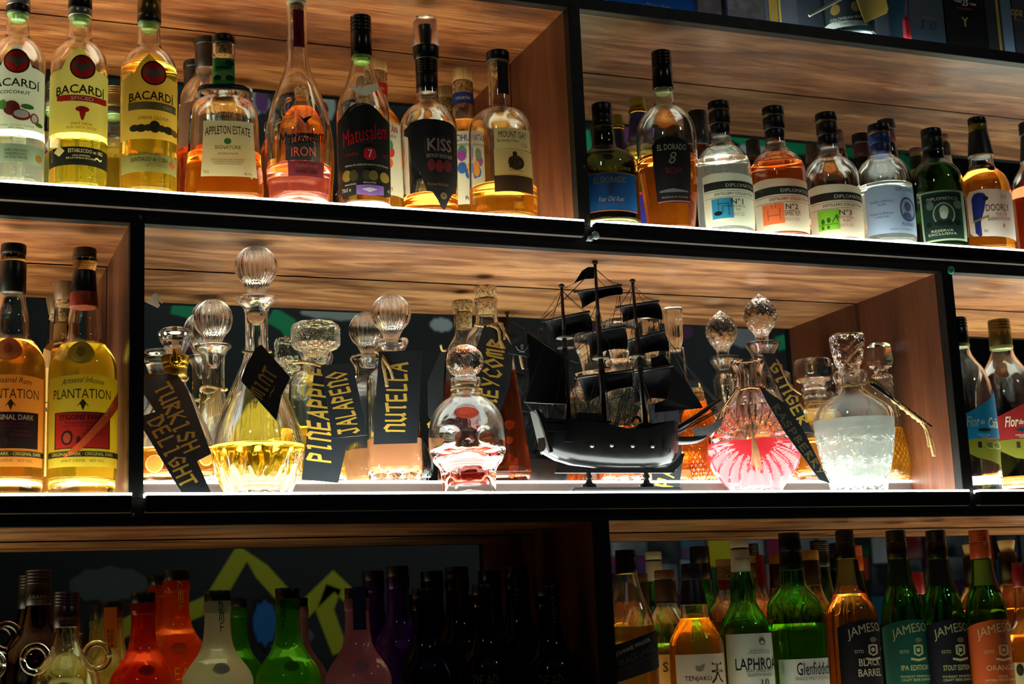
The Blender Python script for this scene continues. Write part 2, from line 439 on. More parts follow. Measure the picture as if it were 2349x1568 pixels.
    def label(s, col=None, x=None, y=None, top=None, items=(), tr=.45, name='label', r=None, turn=None, rough=.6, off=.0004):
        """x=(x0,x1), y=(y0,y1) in picture pixels on the thing's near surface; top: strip [(x, ytop, ybot)]"""
        par = s.root
        if col is not None:
            if top is None: top = [(x[0], y[0], y[1]), (x[1], y[0], y[1])]
            lo = s.strip(top, off, paper(col, tr, rough), name, s.root, r)
            par = lo
        byc = {}
        for n_it, it in enumerate(items):
            kind = it[0]; of_ = off+.0002+.00007*n_it
            if kind == 't':
                _, tx, xc, yc, w_, h_, cc = it[:7]; op = it[7] if len(it) > 7 else {}
                of_ += .0003; v, f = text_mesh(tx, op.get('b', 0), op.get('s', 0))
                key = ('lettering', cc, op.get('m')); g = byc.setdefault(key, MB())
                g.add(*s.wrap(v, f, xc, yc, w_, h_, of_, r, op))
            elif kind == 'pen':
                _, tx, xc, yc, w_, h_, cc = it[:7]
                v, f = pen_text(tx); v = [(a-.5, b-.5) for a, b in v]
                g = byc.setdefault(('lettering', cc, None), MB()); g.add(*s.wrap(v, f, xc, yc, w_, h_, of_, r, {}))
            elif kind == 'r':
                _, x0, x1, y0, y1, cc = it[:6]
                g = byc.setdefault(('print', cc, None), MB()); g.add(*s.stripg([(x0, y0, y1), (x1, y0, y1)], of_, r))
            elif kind == 's':
                g = byc.setdefault(('print', it[2], None), MB()); g.add(*s.stripg(it[1], of_, r))
            elif kind == 'e':
                _, xc, yc, rx, ry, cc = it[:6]; lift = it[6] if len(it) > 6 and it[6] > .001 else of_-off
                st = []
                for i in range(13):
                    t = -cos(pi*i/12); h = sqrt(max(0, 1-t*t)); st.append((xc+rx*t, yc-ry*h, yc+ry*h))
                g = byc.setdefault(('print', cc, None), MB()); g.add(*s.stripg(st, off+lift, r))
        for (nm, cc, mm), g in byc.items():
            v = g.v
            o = mesh_obj(nm, v, g.f, paper(cc, .25) if mm is None else mm, par, False)
        return par
    def ang(s, x, py, r=None):
        z = s.zl(py, r); rr = (s.R(z) if r is None else r)
        cx = proj((s.X, s.Y, z+s.z0))[0]
        return amap((x-cx)*s.k/rr)
    def zl(s, py, r=None):
        rr = r or .035
        z = s.z(py, rr*.95)
        rr = s.R(z) if r is None else r
        q = rr*s.depth if s.depth != 1 else rr
        P = Vector((s.X, s.Y, 0))+s.d*q
        return zaxis(P.x, P.y, py)-s.z0
    def stripg(s, st, off, r=None):
        v = []; f = []; cols = []
        for a, b in zip(st, st[1:]):
            ya = (a[1]+a[2])/2; yb = (b[1]+b[2])/2
            A = s.ang(a[0], ya, r); B = s.ang(b[0], yb, r); n = max(1, int(abs(B-A)/.075))
            for k in range(n):
                t = k/n; cols.append((A+(B-A)*t, a[1]+(b[1]-a[1])*t, a[2]+(b[2]-a[2])*t))
        cols.append((s.ang(st[-1][0], (st[-1][1]+st[-1][2])/2, r), st[-1][1], st[-1][2]))
        m = 7
        for A, y0, y1 in cols:
            z0_, z1_ = s.zl(y0, r), s.zl(y1, r)
            for j in range(m): v.append(s.pt(A, z0_+(z1_-z0_)*j/(m-1), off, r))
        for i in range(len(cols)-1):
            for j in range(m-1):
                f.append((i*m+j, i*m+j+1, (i+1)*m+j+1, (i+1)*m+j))
        return v, f
    def strip(s, st, off, mat, name, par, r=None):
        v, f = s.stripg(st, off, r); return mesh_obj(name, v, f, mat, par, True)
    def wrap(s, v, f, xc, yc, w_, h_, off, r, op):
        z = s.zl(yc, r); rr = s.R(z) if r is None else r; a0 = s.ang(xc, yc, r)
        arch = op.get('arch', 0)*s.k; rot = op.get('rot', 0); out = []
        for a, b in v:
            u, t = a*w_*s.k, b*h_*s.k
            t += arch*(1-4*a*a)
            if rot: u, t = u*cos(rot)-t*sin(rot), u*sin(rot)+t*cos(rot)
            out.append(s.pt(a0+u/rr, z+t, off, r))
        return out, f
    def part(s, g, name, mat, smooth=False): # g: MB in world coordinates
        o = mesh_obj(name, [Vector(p)-Vector((s.X, s.Y, s.z0)) for p in g.v], g.f, mat, s.root, smooth); return o

# ------------------------------------------------------------------ the bar shelving
WX = wood('wood_ceiling', 'x', (66, 35, 18), (130, 80, 45), (184, 132, 84))
WX1 = wood('wood_ceiling_warm', 'x', (58, 27, 12), (116, 64, 32), (164, 110, 66), 1.0, 5.1)
WX2 = wood('wood_ceiling_dark', 'x', (44, 25, 15), (82, 50, 32), (122, 86, 58), 1.0, 3.3)
WZ = wood('wood_side', 'z', (54, 24, 11), (80, 40, 21), (102, 56, 32), 1.0, 1.7)
U0, U1 = -.55, 2.75
unit = root('shelving_unit', 'tall black framed bar shelving with wooden compartments and mirrored backs', 'shelving', (1.08, 0, -.25))
def bx(name, a, b, mat, par, bev=0, smooth=False):
    return MB().box(a, b, bev).out(name, mat, par, smooth)
ZA, ZB, ZC, ZD, ZE, ZA2 = .9974, .6383, .5933, .2145, .1716, 1.0181
TH = .020
# rails (front bars of each shelf), posts
bx('rail', (U0, -.0, ZA), (U1, .018, ZA2), FRAME, unit, .0008)
bx('rail', (U0, -.0, ZC), (U1, .018, ZB-.006), FRAME, unit, .0008)
bx('rail', (U0, -.0, ZE), (U1, .018, ZD-.006), FRAME, unit, .0008)
bx('rail', (U0, -.0, -.2545), (U1, .018, -.2145), FRAME, unit, .0008)
cells = []   # name, x0, x1, z floor, z ceiling
def post(x0, x1, z0, z1): bx('post', (x0, -.0012, z0), (x1, .018, z1), FRAME, unit, .0006)
post(XC, XD, ZB-.006, ZA); post(XA, XB, ZD-.006, ZC); post(XE, XG, ZD-.006, ZC); post(1.0774, XH, -.2145, ZE)
post(U0, U0+.02, -.2545, 1.4); post(U1-.02, U1, -.2545, 1.4)
MIR = mirror_mat()
def cell(x0, x1, zf, zc, wd, key):
    # ceiling board, side panels with the frame thickness, mirror on a black backing
    bx('ceiling_board', (x0, .0185, zc), (x1, D+.004, zc+.014), wd, unit)
    bx('side_panel', (x0-.0098, .0185, zf+.0004), (x0, D+.004, zc), WZ, unit)
    bx('side_panel', (x1, .0185, zf+.0004), (x1+.0098, D+.004, zc), WZ, unit)
    bx('backing_board', (x0, D+.0045, zf-.01), (x1, D+.0105, zc+.014), BLACK, unit)
    bx('mirror', (x0+.0012, D, zf+.001), (x1-.0012, D+.004, zc-.0022), MIR, unit)
# ceilings sit level with the underside of the rails
cell(U0+.02, XC, ZB, ZA, WX1, 'a'); cell(XD, U1-.02, ZB, ZA, WX2, 'b')
cell(U0+.02, XA, ZD, ZC, WX1, 'c'); cell(XB, XE, ZD, ZC, WX, 'd'); cell(XG, U1-.02, ZD, ZC, WX, 'e')
cell(U0+.02, 1.0774, -.2085, ZE, WX, 'f'); cell(XH, U1-.02, -.2085, ZE, WX, 'g')
bx('backing_board', (U0, D+.0045, ZA2), (U1, D+.0105, 1.4), BLACK, unit)
# tiny screws seen on the frame
for px, py in ((321, 498), (1340, 379), (1909, 80), (305, 1181)):
    P = at(px, py, -.0012); v, f = revolve([(0, .0012), (.0022, .0008), (.0028, 0), (0, -.0002)], 12)
    o = mesh_obj('screw', v, f, pbr((60, 58, 55), .4, .8), unit); o.rotation_euler = (pi/2, 0, 0); o.location = P-Vector((1.08, 0, -.25))

def shelf(x0, x1, zt, key, label, x0r=True, lit=None, tray=True):
    yf = -.0145 if tray else .003
    col, st = GLOW[key]
    t = root('light_shelf', label, 'light shelf', ((x0+x1)/2, .06, zt))
    yb = D-.001
    a, b = (lit or (x0, x1))
    em = emis('glow_'+key, col, st)
    # lit acrylic sheet: it glows on top and at its front edge
    g = MB().box((a+.0003, yf, zt-.0032), (b-.0003, yb, zt))
    g.out('glowing_sheet', em, t)
    if lit:
        if a > x0+.01: bx('unlit_sheet', (x0, -.0145, zt-.0032), (a, yb, zt), pbr((30, 28, 25), .3), t)
        if b < x1-.01: bx('unlit_sheet', (b, -.0145, zt-.0032), (x1, yb, zt), pbr((30, 28, 25), .3), t)
    if not tray:
        bx('tray_base', (x0, .0185, zt-.0055), (x1, yb, zt-.0034), pbr((20, 20, 20), .5), t); return t
    bx('tray_front', (x0+.0008, -.0165, zt-.0235), (x1-.0008, -.0015, zt-.0034), pbr((12, 12, 12), .16, 0, .5, .3), t, .0008)
    bx('tray_edge_glint', (x0+.0008, -.0120, zt-.0262), (x1-.0008, -.0015, zt-.0242), pbr((120, 108, 100), .35, 0), t)  # added pale strip paints the light caught along the tray edge
    bx('tray_base', (x0+.0008, .0185, zt-.0055), (x1-.0008, yb, zt-.0034), pbr((20, 20, 20), .5), t)
    return t
shelf(U0+.021, XC+.0005+.0025, ZB, 'R1L', 'lit shelf of the compartment with the tall gold and clear rums')
shelf(XD+.0005, U1-.021, ZB, 'R1R', 'lit shelf under the row of round shouldered bottles, beside the pale hooks')
shelf(U0+.021, XA+.0030, ZD, 'R2L', 'lit shelf under the two yellow rum bottles with wax seals')
shelf(XB+.0005, XE+.0025, ZD, 'R2M', 'brightest lit shelf, under the ship model and decanters')
shelf(XG+.0005, U1-.021, ZD, 'R2R', 'lit shelf under the blue and red labelled rums')
shelf(U0+.021, 1.0770, -.2085, 'R3L', 'dim lit shelf under the coloured cream liqueurs', lit=(U0+.021, .66))
shelf(XH+.0005, U1-.021, -.2085, 'R3R', 'dim lit shelf under the green whiskey bottles')
shelf(XD+.0005, U1-.021, ZA2-.001, 'R0', 'top shelf under the gift boxes, with an added glow', tray=False)  # glowing sheet added here to brighten the boxes
# the raised step at the back of the middle compartment
YR, ZRR = .137, .2467
rs = root('display_riser', 'low brown step with a lit white top behind the ship model', 'riser', ((XB+XE)/2, .2, ZD))
bx('riser_front', (XB+.001, YR, ZD+.0005), (XE-.001, D-.002, ZRR-.004), pbr((66, 54, 48), .3, 0, .5, .2), rs)
bx('riser_top', (XB+.001, YR-.002, ZRR-.0038), (XE-.001, D-.002, ZRR), MATS['glow_R2M'], rs)

# ------------------------------------------------------------------ the room behind the camera, seen in the mirrors
WY = -5.0
def wallm(key, c1, c2, sc):
    m, t, b = newmat(key)
    n = t.nodes.new('ShaderNodeTexNoise'); n.inputs['Scale'].default_value = sc; n.inputs['Detail'].default_value = 3
    tc = t.nodes.new('ShaderNodeTexCoord'); t.links.new(tc.outputs['Object'], n.inputs['Vector'])
    r = t.nodes.new('ShaderNodeValToRGB'); r.color_ramp.elements[0].position = .4; r.color_ramp.elements[1].position = .62
    r.color_ramp.elements[0].color = lin(c1)+(1,); r.color_ramp.elements[1].color = lin(c2)+(1,)
    t.links.new(n.outputs['Fac'], r.inputs['Fac']); t.links.new(r.outputs[0], b.inputs['Base Color']); b.inputs['Roughness'].default_value = .8
    return m
def struct(name, a, b, m): 
    o = MB().box(a, b).out(name, m); o['kind'] = 'structure'; return o
X0, X1, Z0, Z1 = -4.5, 9.0, -1.35, 3.7
fl = struct('floor', (X0, WY, Z0-.1), (X1, .7, Z0), wallm('floor_paint', (30, 28, 28), (50, 46, 44), 2))
struct('ceiling', (X0, WY, Z1), (X1, .7, Z1+.1), wallm('ceiling_paint', (16, 16, 18), (24, 24, 26), 1))
wf = struct('wall_front', (X0-.1, WY-.1, Z0), (X1+.1, WY, Z1), wallm('graffiti_ground', (6, 7, 8), (38, 42, 44), .5))
struct('wall_left', (X0-.1, WY, Z0), (X0, .7, Z1), wallm('wl', (16, 16, 16), (32, 30, 30), .8))
struct('wall_right', (X1, WY, Z0), (X1+.1, .7, Z1), wallm('wr', (16, 16, 16), (32, 30, 30), .8))
struct('wall_back', (X0, .5, Z0), (X1, .7, Z1), wallm('wb', (14, 14, 15), (22, 22, 24), 1))
MY = 2*D-WY
def W(px, py):
    P = at(px, py, MY); return Vector((P.x, P.z, 0))
def stroke(name, pts, wd, col, y=.004, px=True):
    ps = [W(*p) for p in pts] if px else [Vector((p[0], p[1], 0)) for p in pts]
    m = MB(); v = []
    for i, p in enumerate(ps):
        a = ps[max(i-1, 0)]; b = ps[min(i+1, len(ps)-1)]
        d = (b-a).normalized(); n = Vector((-d.y, d.x, 0))
        if 0 < i < len(ps)-1:
            d1 = (p-a).normalized(); cs = max(.35, abs(d1.dot(d))); k = 1/cs
        else: k = 1
        for s_ in (1, -1):
            q = p+n*wd*k*s_; v.append((q.x, WY+y, q.y))
    f = [(2*i, 2*i+2, 2*i+3, 2*i+1) for i in range(len(ps)-1)]
    return m.add(v, f).out(name, pbr(col, .7), wf)
YEL = (190, 185, 30)
stroke('painted_stroke', [(268, 1450), (330, 1415), (430, 1405), (488, 1380), (555, 1268), (600, 1310), (668, 1385)], .042, YEL)
stroke('painted_stroke', [(690, 1405), (765, 1332), (830, 1395)], .042, YEL)
stroke('painted_stroke', [(765, 1345), (745, 1400), (780, 1495)], .042, YEL)
def blob(name, cx, cy, rx, ry, col, y=.005, n=20):
    v = [(0, 0, 0)]*0; c0 = W(cx, cy); e = W(cx+rx, cy); a = abs(e.x-c0.x); b = abs(W(cx, cy+ry).y-c0.y)
    v = [(c0.x, WY+y, c0.y)]+[(c0.x+a*cos(2*pi*i/n), WY+y, c0.y+b*sin(2*pi*i/n)*(1+.15*sin(3*i))) for i in range(n)]
    return MB().add(v, [(0, 1+i, 1+(i+1) % n) for i in range(n)]).out(name, pbr(col, .7), wf)
blob('painted_patch', 607, 1425, 35, 62, (12, 12, 14), .005); blob('painted_patch', 607, 1428, 27, 50, (30, 110, 190), .007)
# above: greens, purples, pale clouds
for a in (((395, 700), (440, 712), (500, 760)), ((620, 722), (660, 745), (690, 800)), ((1790, 770), (1800, 800)), ((2150, 700), (2200, 720))):
    stroke('painted_stroke', a, .045, (20, 150, 100))
for a in (((1330, 300), (1345, 370), (1350, 440)), ((1660, 290), (1700, 310), (1780, 318)), ((1790, 335), (1880, 330), (1960, 342)), ((2060, 370), (2120, 400))):
    stroke('painted_stroke', a, .06, (15, 150, 95))
for cx_, cy_, rx, ry, c_ in ((1012, 745, 26, 16, (170, 175, 180)), (690, 770, 40, 20, (90, 30, 80)), (780, 720, 90, 14, (165, 165, 160)), (1430, 300, 22, 44, (180, 180, 185)),
                            (1432, 300, 15, 34, (110, 40, 120)), (1730, 345, 34, 20, (185, 185, 190)), (1560, 760, 30, 20, (70, 25, 65)), (2020, 360, 40, 30, (90, 35, 90)), (1700, 770, 60, 25, (120, 125, 130)),
                            (590, 235, 30, 26, (150, 140, 150)), (600, 230, 16, 30, (90, 30, 90)), (745, 240, 24, 40, (150, 150, 150)), (960, 240, 60, 12, (40, 40, 45)), (350, 900, 60, 40, (60, 70, 70)),
                            (1900, 770, 50, 30, (120, 30, 80)), (470, 790, 60, 18, (120, 20, 60)), (1350, 745, 40, 18, (60, 20, 60)), (250, 1340, 90, 40, (75, 82, 84)), (660, 1460, 60, 26, (95, 105, 100))):
    blob('painted_patch', cx_, cy_, rx, ry, c_, .003 if rx > 20 else .006)
# posters, seen in the low mirror behind the whiskies
def poster(px, py, wpx, hpx, c1, c2, sc=4):
    a = W(px, py); b = W(px+wpx, py+hpx)
    m = wallm('poster_%d_%d' % (px, py), c1, c2, sc)
    MB().box((min(a.x, b.x), WY+.001, min(a.y, b.y)), (max(a.x, b.x), WY+.008, max(a.y, b.y))).out('poster', m, wf)
PC = [((150, 155, 160), (60, 70, 80)), ((20, 20, 26), (70, 74, 80)), ((20, 110, 140), (110, 30, 60)), ((190, 190, 10), (220, 150, 20)), ((150, 160, 165), (90, 100, 110)), ((150, 30, 50), (30, 40, 110)),
      ((60, 65, 70), (140, 150, 155)), ((10, 120, 150), (160, 170, 170)), ((10, 110, 40), (30, 30, 30)), ((190, 200, 200), (60, 70, 75)), ((130, 30, 40), (190, 150, 150)), ((20, 40, 100), (150, 20, 60)),
      ((25, 28, 34), (150, 165, 170)), ((200, 70, 20), (140, 40, 40)), ((30, 35, 40), (110, 130, 140)), ((150, 165, 170), (40, 45, 50)), ((190, 185, 90), (60, 60, 60))]
xs = [1400, 1488, 1560, 1622, 1688, 1756, 1812, 1876, 1950, 1998, 2060, 2120, 2170, 2228, 2284, 2340, 2400]
for i, x in enumerate(xs[:-1]):
    yy = 1228
    for j in range(3):
        hh = (46, 62, 52, 70)[(i+j*2) % 4]; c_ = PC[(i+j*5) % len(PC)] if j else PC[i % len(PC)]
        poster(x, yy, xs[i+1]-x-5, hh, c_[0], c_[1], 3+(i % 3)); yy += hh+4

# ================================================================== ROW 1, left compartment
def LQ(c, milk_glow=.16, mc=None): return glass(c, 0, 1.34, 0, 40, milk_glow, mc)  # default mix clouds clear liquor slightly so it looks lit from within
W_, K_, R_ = (238, 238, 225), (22, 20, 20), (190, 35, 35)
def bat(xc, yc, r):
    return [('e', xc, yc, r, r, (70, 25, 25), .0002), ('e', xc, yc, r*.88, r*.88, (235, 50, 40), .0004),
            ('s', [(xc-r*.7, yc-r*.1, yc), (xc-r*.62, yc-r*.42, yc+r*.15), (xc-r*.35, yc-r*.35, yc+r*.05), (xc-r*.14, yc-r*.12, yc+r*.2), (xc, yc-r*.35, yc+r*.55),
                    (xc+r*.14, yc-r*.12, yc+r*.2), (xc+r*.35, yc-r*.35, yc+r*.05), (xc+r*.62, yc-r*.42, yc+r*.15), (xc+r*.7, yc-r*.1, yc)], (112, 122, 100))]
def rum(nm, lab, cx, yo, capm, bandc, liq, items, lcol, low, yellow, x0, x1):
    d = yo
    b = Bot('rum_bottle', lab, 'bottle', cx, 300+d, .052, 'r1',
            [(48+d, 25), (85+d, 26), (98+d, 30), (112+d, 46), (128+d, 58), (150+d, 64), (200+d, 65), (418+d, 64), (432+d, 62)],
            [(-30+d, 24+d, 27, 27, capm, 'cap', 4), (24+d, 41+d, 27.5, 27, bandc, 'neck_band'), (41+d, 56+d, 25, 18, pbr((150, 200, 110), .3), 'seal')], CLEAR, liq, group='bat crest rum bottles')
    b.label(col=lcol, top=[(x0, 160+d, 300+d), (x0+28, 156+d, 302+d), (x0+42, 128+d, 303+d), ((x0+x1)/2, 108+d, 303+d), (x1-42, 128+d, 303+d), (x1-28, 156+d, 302+d), (x1, 160+d, 300+d)], items=items, tr=.55)
    b.label(col=low[0], x=(x0+2, x1-2), y=(336+d, 378+d), items=low[1], tr=.35)
    b.label(items=[('t', '-1862-', (x0+x1)/2, 398+d, 90, 17, (225, 225, 190), {'b': .01, 'm': CLEARG})], off=.0004)
    return b
rum('r', 'clear coconut rum bottle with a silver cap and red bat crest, cut by the frame', 36, -7, pbr((205, 205, 205), .25, .8), pbr(K_, .35), (300, LQ((250, 255, 235))),
    bat(38, 140, 28)+[('t', 'BACARDÍ', 32, 190, 120, 24, K_, {'b': .03, 'arch': 4}), ('t', 'COCONUT', 34, 211, 66, 8, K_, {'b': .04}), ('e', 27, 248, 18, 17, (120, 45, 40)), ('e', 47, 262, 20, 13, (150, 50, 50)), ('e', 47, 260, 16, 9, (235, 235, 225), .0005),
      ('e', 75, 266, 9, 12, (150, 50, 50)), ('e', 75, 266, 6, 9, (235, 235, 225), .0005), ('e', 60, 242, 14, 6, (70, 130, 60)), ('e', 8, 240, 9, 11, (80, 140, 70)), ('e', 84, 278, 8, 5, (60, 120, 60)),
      ('t', 'NATURAL COCONUT FLAVOUR\nSPIRIT DRINK', 36, 290, 80, 11, (60, 80, 60))],
    (228, 238, 215), ((130, 150, 125), [('t', 'SIMPLY MIX WITH\nPINEAPPLE JUICE\nOR SODA WATER', 36, 352, 50, 22, K_), ('e', 84, 355, 7, 9, (150, 110, 40))]), 0, -26, 98)
rum('r', 'yellow spiced rum bottle with a black cap, red bat crest and red ribbon', 180, 0, pbr(K_, .3), pbr((160, 160, 150), .3, .7), (306, LQ((250, 225, 60))),
    bat(189, 153, 28)+[('t', 'BACARDÍ', 186, 205, 118, 26, K_, {'b': .03, 'arch': 4}), ('s', [(134, 214, 228), (142, 217, 231), (186, 218, 232), (232, 217, 231), (240, 214, 228)], (200, 40, 35)), ('t', 'SPICED', 188, 225, 50, 9, (240, 225, 170), {'b': .03}),
      ('s', [(182, 246, 262), (186, 244, 275), (190, 244, 275), (195, 248, 260)], (195, 45, 35)), ('e', 188, 250, 15, 7, (195, 45, 35)), ('t', 'SPIRIT DRINK\nRUM WITH SPICES', 187, 288, 66, 15, (150, 90, 30))],
    (248, 238, 130), ((28, 28, 20), [('t', 'ESTABLECIDO en 1862', 198, 345, 82, 9, (235, 225, 150), {'b': .02}), ('t', 'UNA EMPRESA\nDE LA FAMILIA BACARDI', 186, 359, 66, 10, (235, 225, 150)), ('t', 'SPICED', 124, 352, 6, 30, (150, 140, 80)),
      ('s', [(128, 345, 346), (139, 333, 357), (150, 345, 346)], (220, 205, 130)), ('t', '~', 222, 360, 20, 8, (235, 225, 150))]), 1, 114, 247)
rum('r', 'golden rum bottle with a gold cap and red bat crest', 341, 15, pbr((120, 95, 50), .3, .8), pbr((40, 35, 25), .3), (160, LQ((250, 205, 55))),
    bat(352, 167, 28)+[('t', 'BACARDÍ', 349, 220, 108, 26, K_, {'b': .03, 'arch': 4}), ('r', 297, 400, 233, 251, (110, 100, 60)), ('t', 'ORO', 382, 243, 24, 8, (200, 190, 130)), ('t', '- SUPERIOR GOLD RUM -', 352, 270, 76, 8, K_), ('e', 310, 293, 10, 8, (60, 55, 30)), ('e', 325, 294, 12, 9, (50, 46, 28)), ('e', 340, 293, 9, 8, (60, 55, 30)),
      ('e', 354, 290, 12, 14, (50, 46, 28)), ('e', 369, 293, 9, 8, (60, 55, 30)), ('e', 383, 294, 11, 9, (50, 46, 28)), ('e', 396, 296, 7, 8, (120, 90, 30))],
    (250, 225, 110), ((140, 140, 80), [('t', 'SANTIAGO de CUBA', 343, 365, 86, 10, (50, 50, 30), {'b': .02}), ('t', 'ESTABLECIDO EN 1862', 330, 352, 70, 6, (50, 50, 30)), ('t', 'UNA EMPRESA\nDE LA FAMILIA', 360, 377, 50, 8, (70, 70, 40)), ('s', [(384, 370, 371), (391, 361, 380), (398, 370, 371)], (180, 90, 50))]), 2, 279, 405)

Bot('rum_bottle', 'tall dark capped rum bottle numbered 23 standing behind the square cream labelled one', 'bottle', 478, 300, .205, 'r1',
    [(160, 28), (178, 33), (198, 52), (225, 66), (260, 71), (420, 70)], [(92, 108, 32, 32, BLACK, 'cap'), (108, 162, 31, 30, pbr((34, 26, 22), .35), 'capsule')], CLEAR, (325, LQ((215, 90, 30))),
    [dict(items=[('e', 463, 128, 13, 11, (170, 140, 70)), ('e', 463, 128, 11.5, 9.5, (30, 24, 20), .0005), ('t', '23', 463, 128, 12, 9, (210, 190, 130))], r=.0195, off=.0006), dict(col=(90, 60, 40), x=(411, 470), y=(230, 330), tr=.3)], base=.006)
b = Bot('rum_bottle', 'square shouldered rum bottle with a cream label and a black cord around its neck', 'bottle', 514, 330, .066, 'r1',
    [(106, 25), (128, 27), (130, 25), (200, 26), (222, 32), (233, 56), (248, 72), (275, 78), (345, 80), (440, 90), (455, 88)],
    [(84, 104, 26, 26, BLACK, 'cap'), (104, 128, 22, 20, cork(), 'cork')], CLEAR, (362, LQ((235, 140, 30))), n=3.2, base=.012, depth=.8)
b.label(col=(60, 140, 60), x=(487, 538), y=(133, 196), items=[('e', 512, 172, 20, 10, (150, 200, 120)), ('e', 525, 145, 9, 7, (20, 80, 35)), ('r', 497, 530, 152, 158, (20, 80, 35)), ('e', 500, 178, 8, 6, (20, 80, 35)), ('e', 526, 178, 9, 7, (20, 80, 35))], tr=.3)
b.label(col=(215, 222, 180), x=(471, 574), y=(277, 404), tr=.45, items=[('t', 'APPLETON ESTATE', 522, 302, 96, 20, (35, 40, 30), {'b': .01, 'arch': 4}), ('e', 522, 324, 8, 7, (60, 130, 60)), ('t', 'SIGNATURE', 522, 338, 56, 9, (40, 110, 50), {'b': .02}), ('t', 'JAMAICA RUM', 522, 353, 42, 6, K_), ('t', 'OUR ESTATE HISTORY AND COMMITMENT\nTO EXPRESSING THE UNIQUE TERROIR\nIS EXPRESSED IN OUR RUM BLENDS', 522, 371, 74, 14, (70, 75, 60)), ('t', '70 CL', 478, 395, 11, 7, K_), ('t', '40% VOL', 562, 398, 16, 6, K_)])
b.label(items=[('t', '~ estate ~', 516, 262, 60, 16, (40, 35, 30), {'s': .4})])
g = MB()
for dy in (0, 5): g.tube([Vector((b.X, b.Y, b.z0))+b.pt(a*2*pi/40, b.z(214+dy), .0035, .036) for a in range(41)], .0028, 8, lobes=3, twist=900)
b.part(g, 'neck_cord', pbr((18, 18, 20), .6), True)

b = Bot('rum_bottle', 'tall teardrop bottle of pink rum with a dark red strip stamp over its stopper', 'bottle', 685, 330, .06, 'r1',
    [(10, 22), (33, 24), (36, 24), (40, 23), (130, 24), (165, 30), (205, 48), (250, 65), (300, 76), (335, 78), (390, 74), (465, 68)],
    [(3, 12, 23, 23, pbr((190, 205, 180), .25), 'stopper_top'), (14, 50, 17, 14, cork(), 'stopper')], CLEAR, (390, LQ((245, 135, 120))), base=.016, punt=1.0)
b.label(col=(110, 22, 28), x=(673, 697), y=(22, 107), tr=.2, items=[('t', 'Matusalem', 684, 70, 9, 62, (70, 10, 15), {'s': .2})], name='strip_stamp')
b.label(items=[('t', 'Matusalem', 694, 312, 112, 32, K_, {'s': .35, 'b': .025, 'rot': .13}), ('t', 'RON', 704, 323, 32, 8, K_, {'b': .02}), ('s', [(688, 266, 268), (696, 272, 278), (700, 270, 283), (704, 268, 276), (714, 264, 266)], K_)])
b.label(col=(120, 45, 55), x=(662, 741), y=(367, 403), tr=.3, items=[('t', 'Finished in red', 704, 378, 52, 10, (150, 110, 110), {'s': .3}), ('t', 'WINE CASK', 704, 393, 52, 8, (40, 10, 15), {'b': .02})])

# amber jug behind, with loop handles
b = Bot('rum_jug', 'round amber jug with cork and loop handles behind the teardrop bottle', 'bottle', 696, 330, .198, 'r1',
    [(222, 18), (236, 20), (244, 24), (262, 44), (290, 62), (330, 70), (400, 70), (440, 64)], [(203, 228, 21, 19, cork(), 'cork')], glass((250, 205, 120)), (255, LQ((245, 160, 40))),
    [dict(col=(30, 32, 36), x=(655, 740), y=(305, 400), tr=.1, items=[('t', 'BLAZING', 698, 322, 56, 12, (200, 90, 60), {'arch': 4}), ('t', 'IRON', 698, 348, 60, 22, (190, 80, 60))])], base=.006)
for sx in (-1, 1):
    g = MB().tube([Vector((b.X, b.Y, b.z0))+b.rt*(sx*(.021+.017*sin(t)))+Vector((0, 0, b.z(252)+.018*cos(t))) for t in [i*pi/14*1.15-.1 for i in range(15)]], .0036, 8)
    b.part(g, 'loop_handle', glass((255, 235, 180)), True)

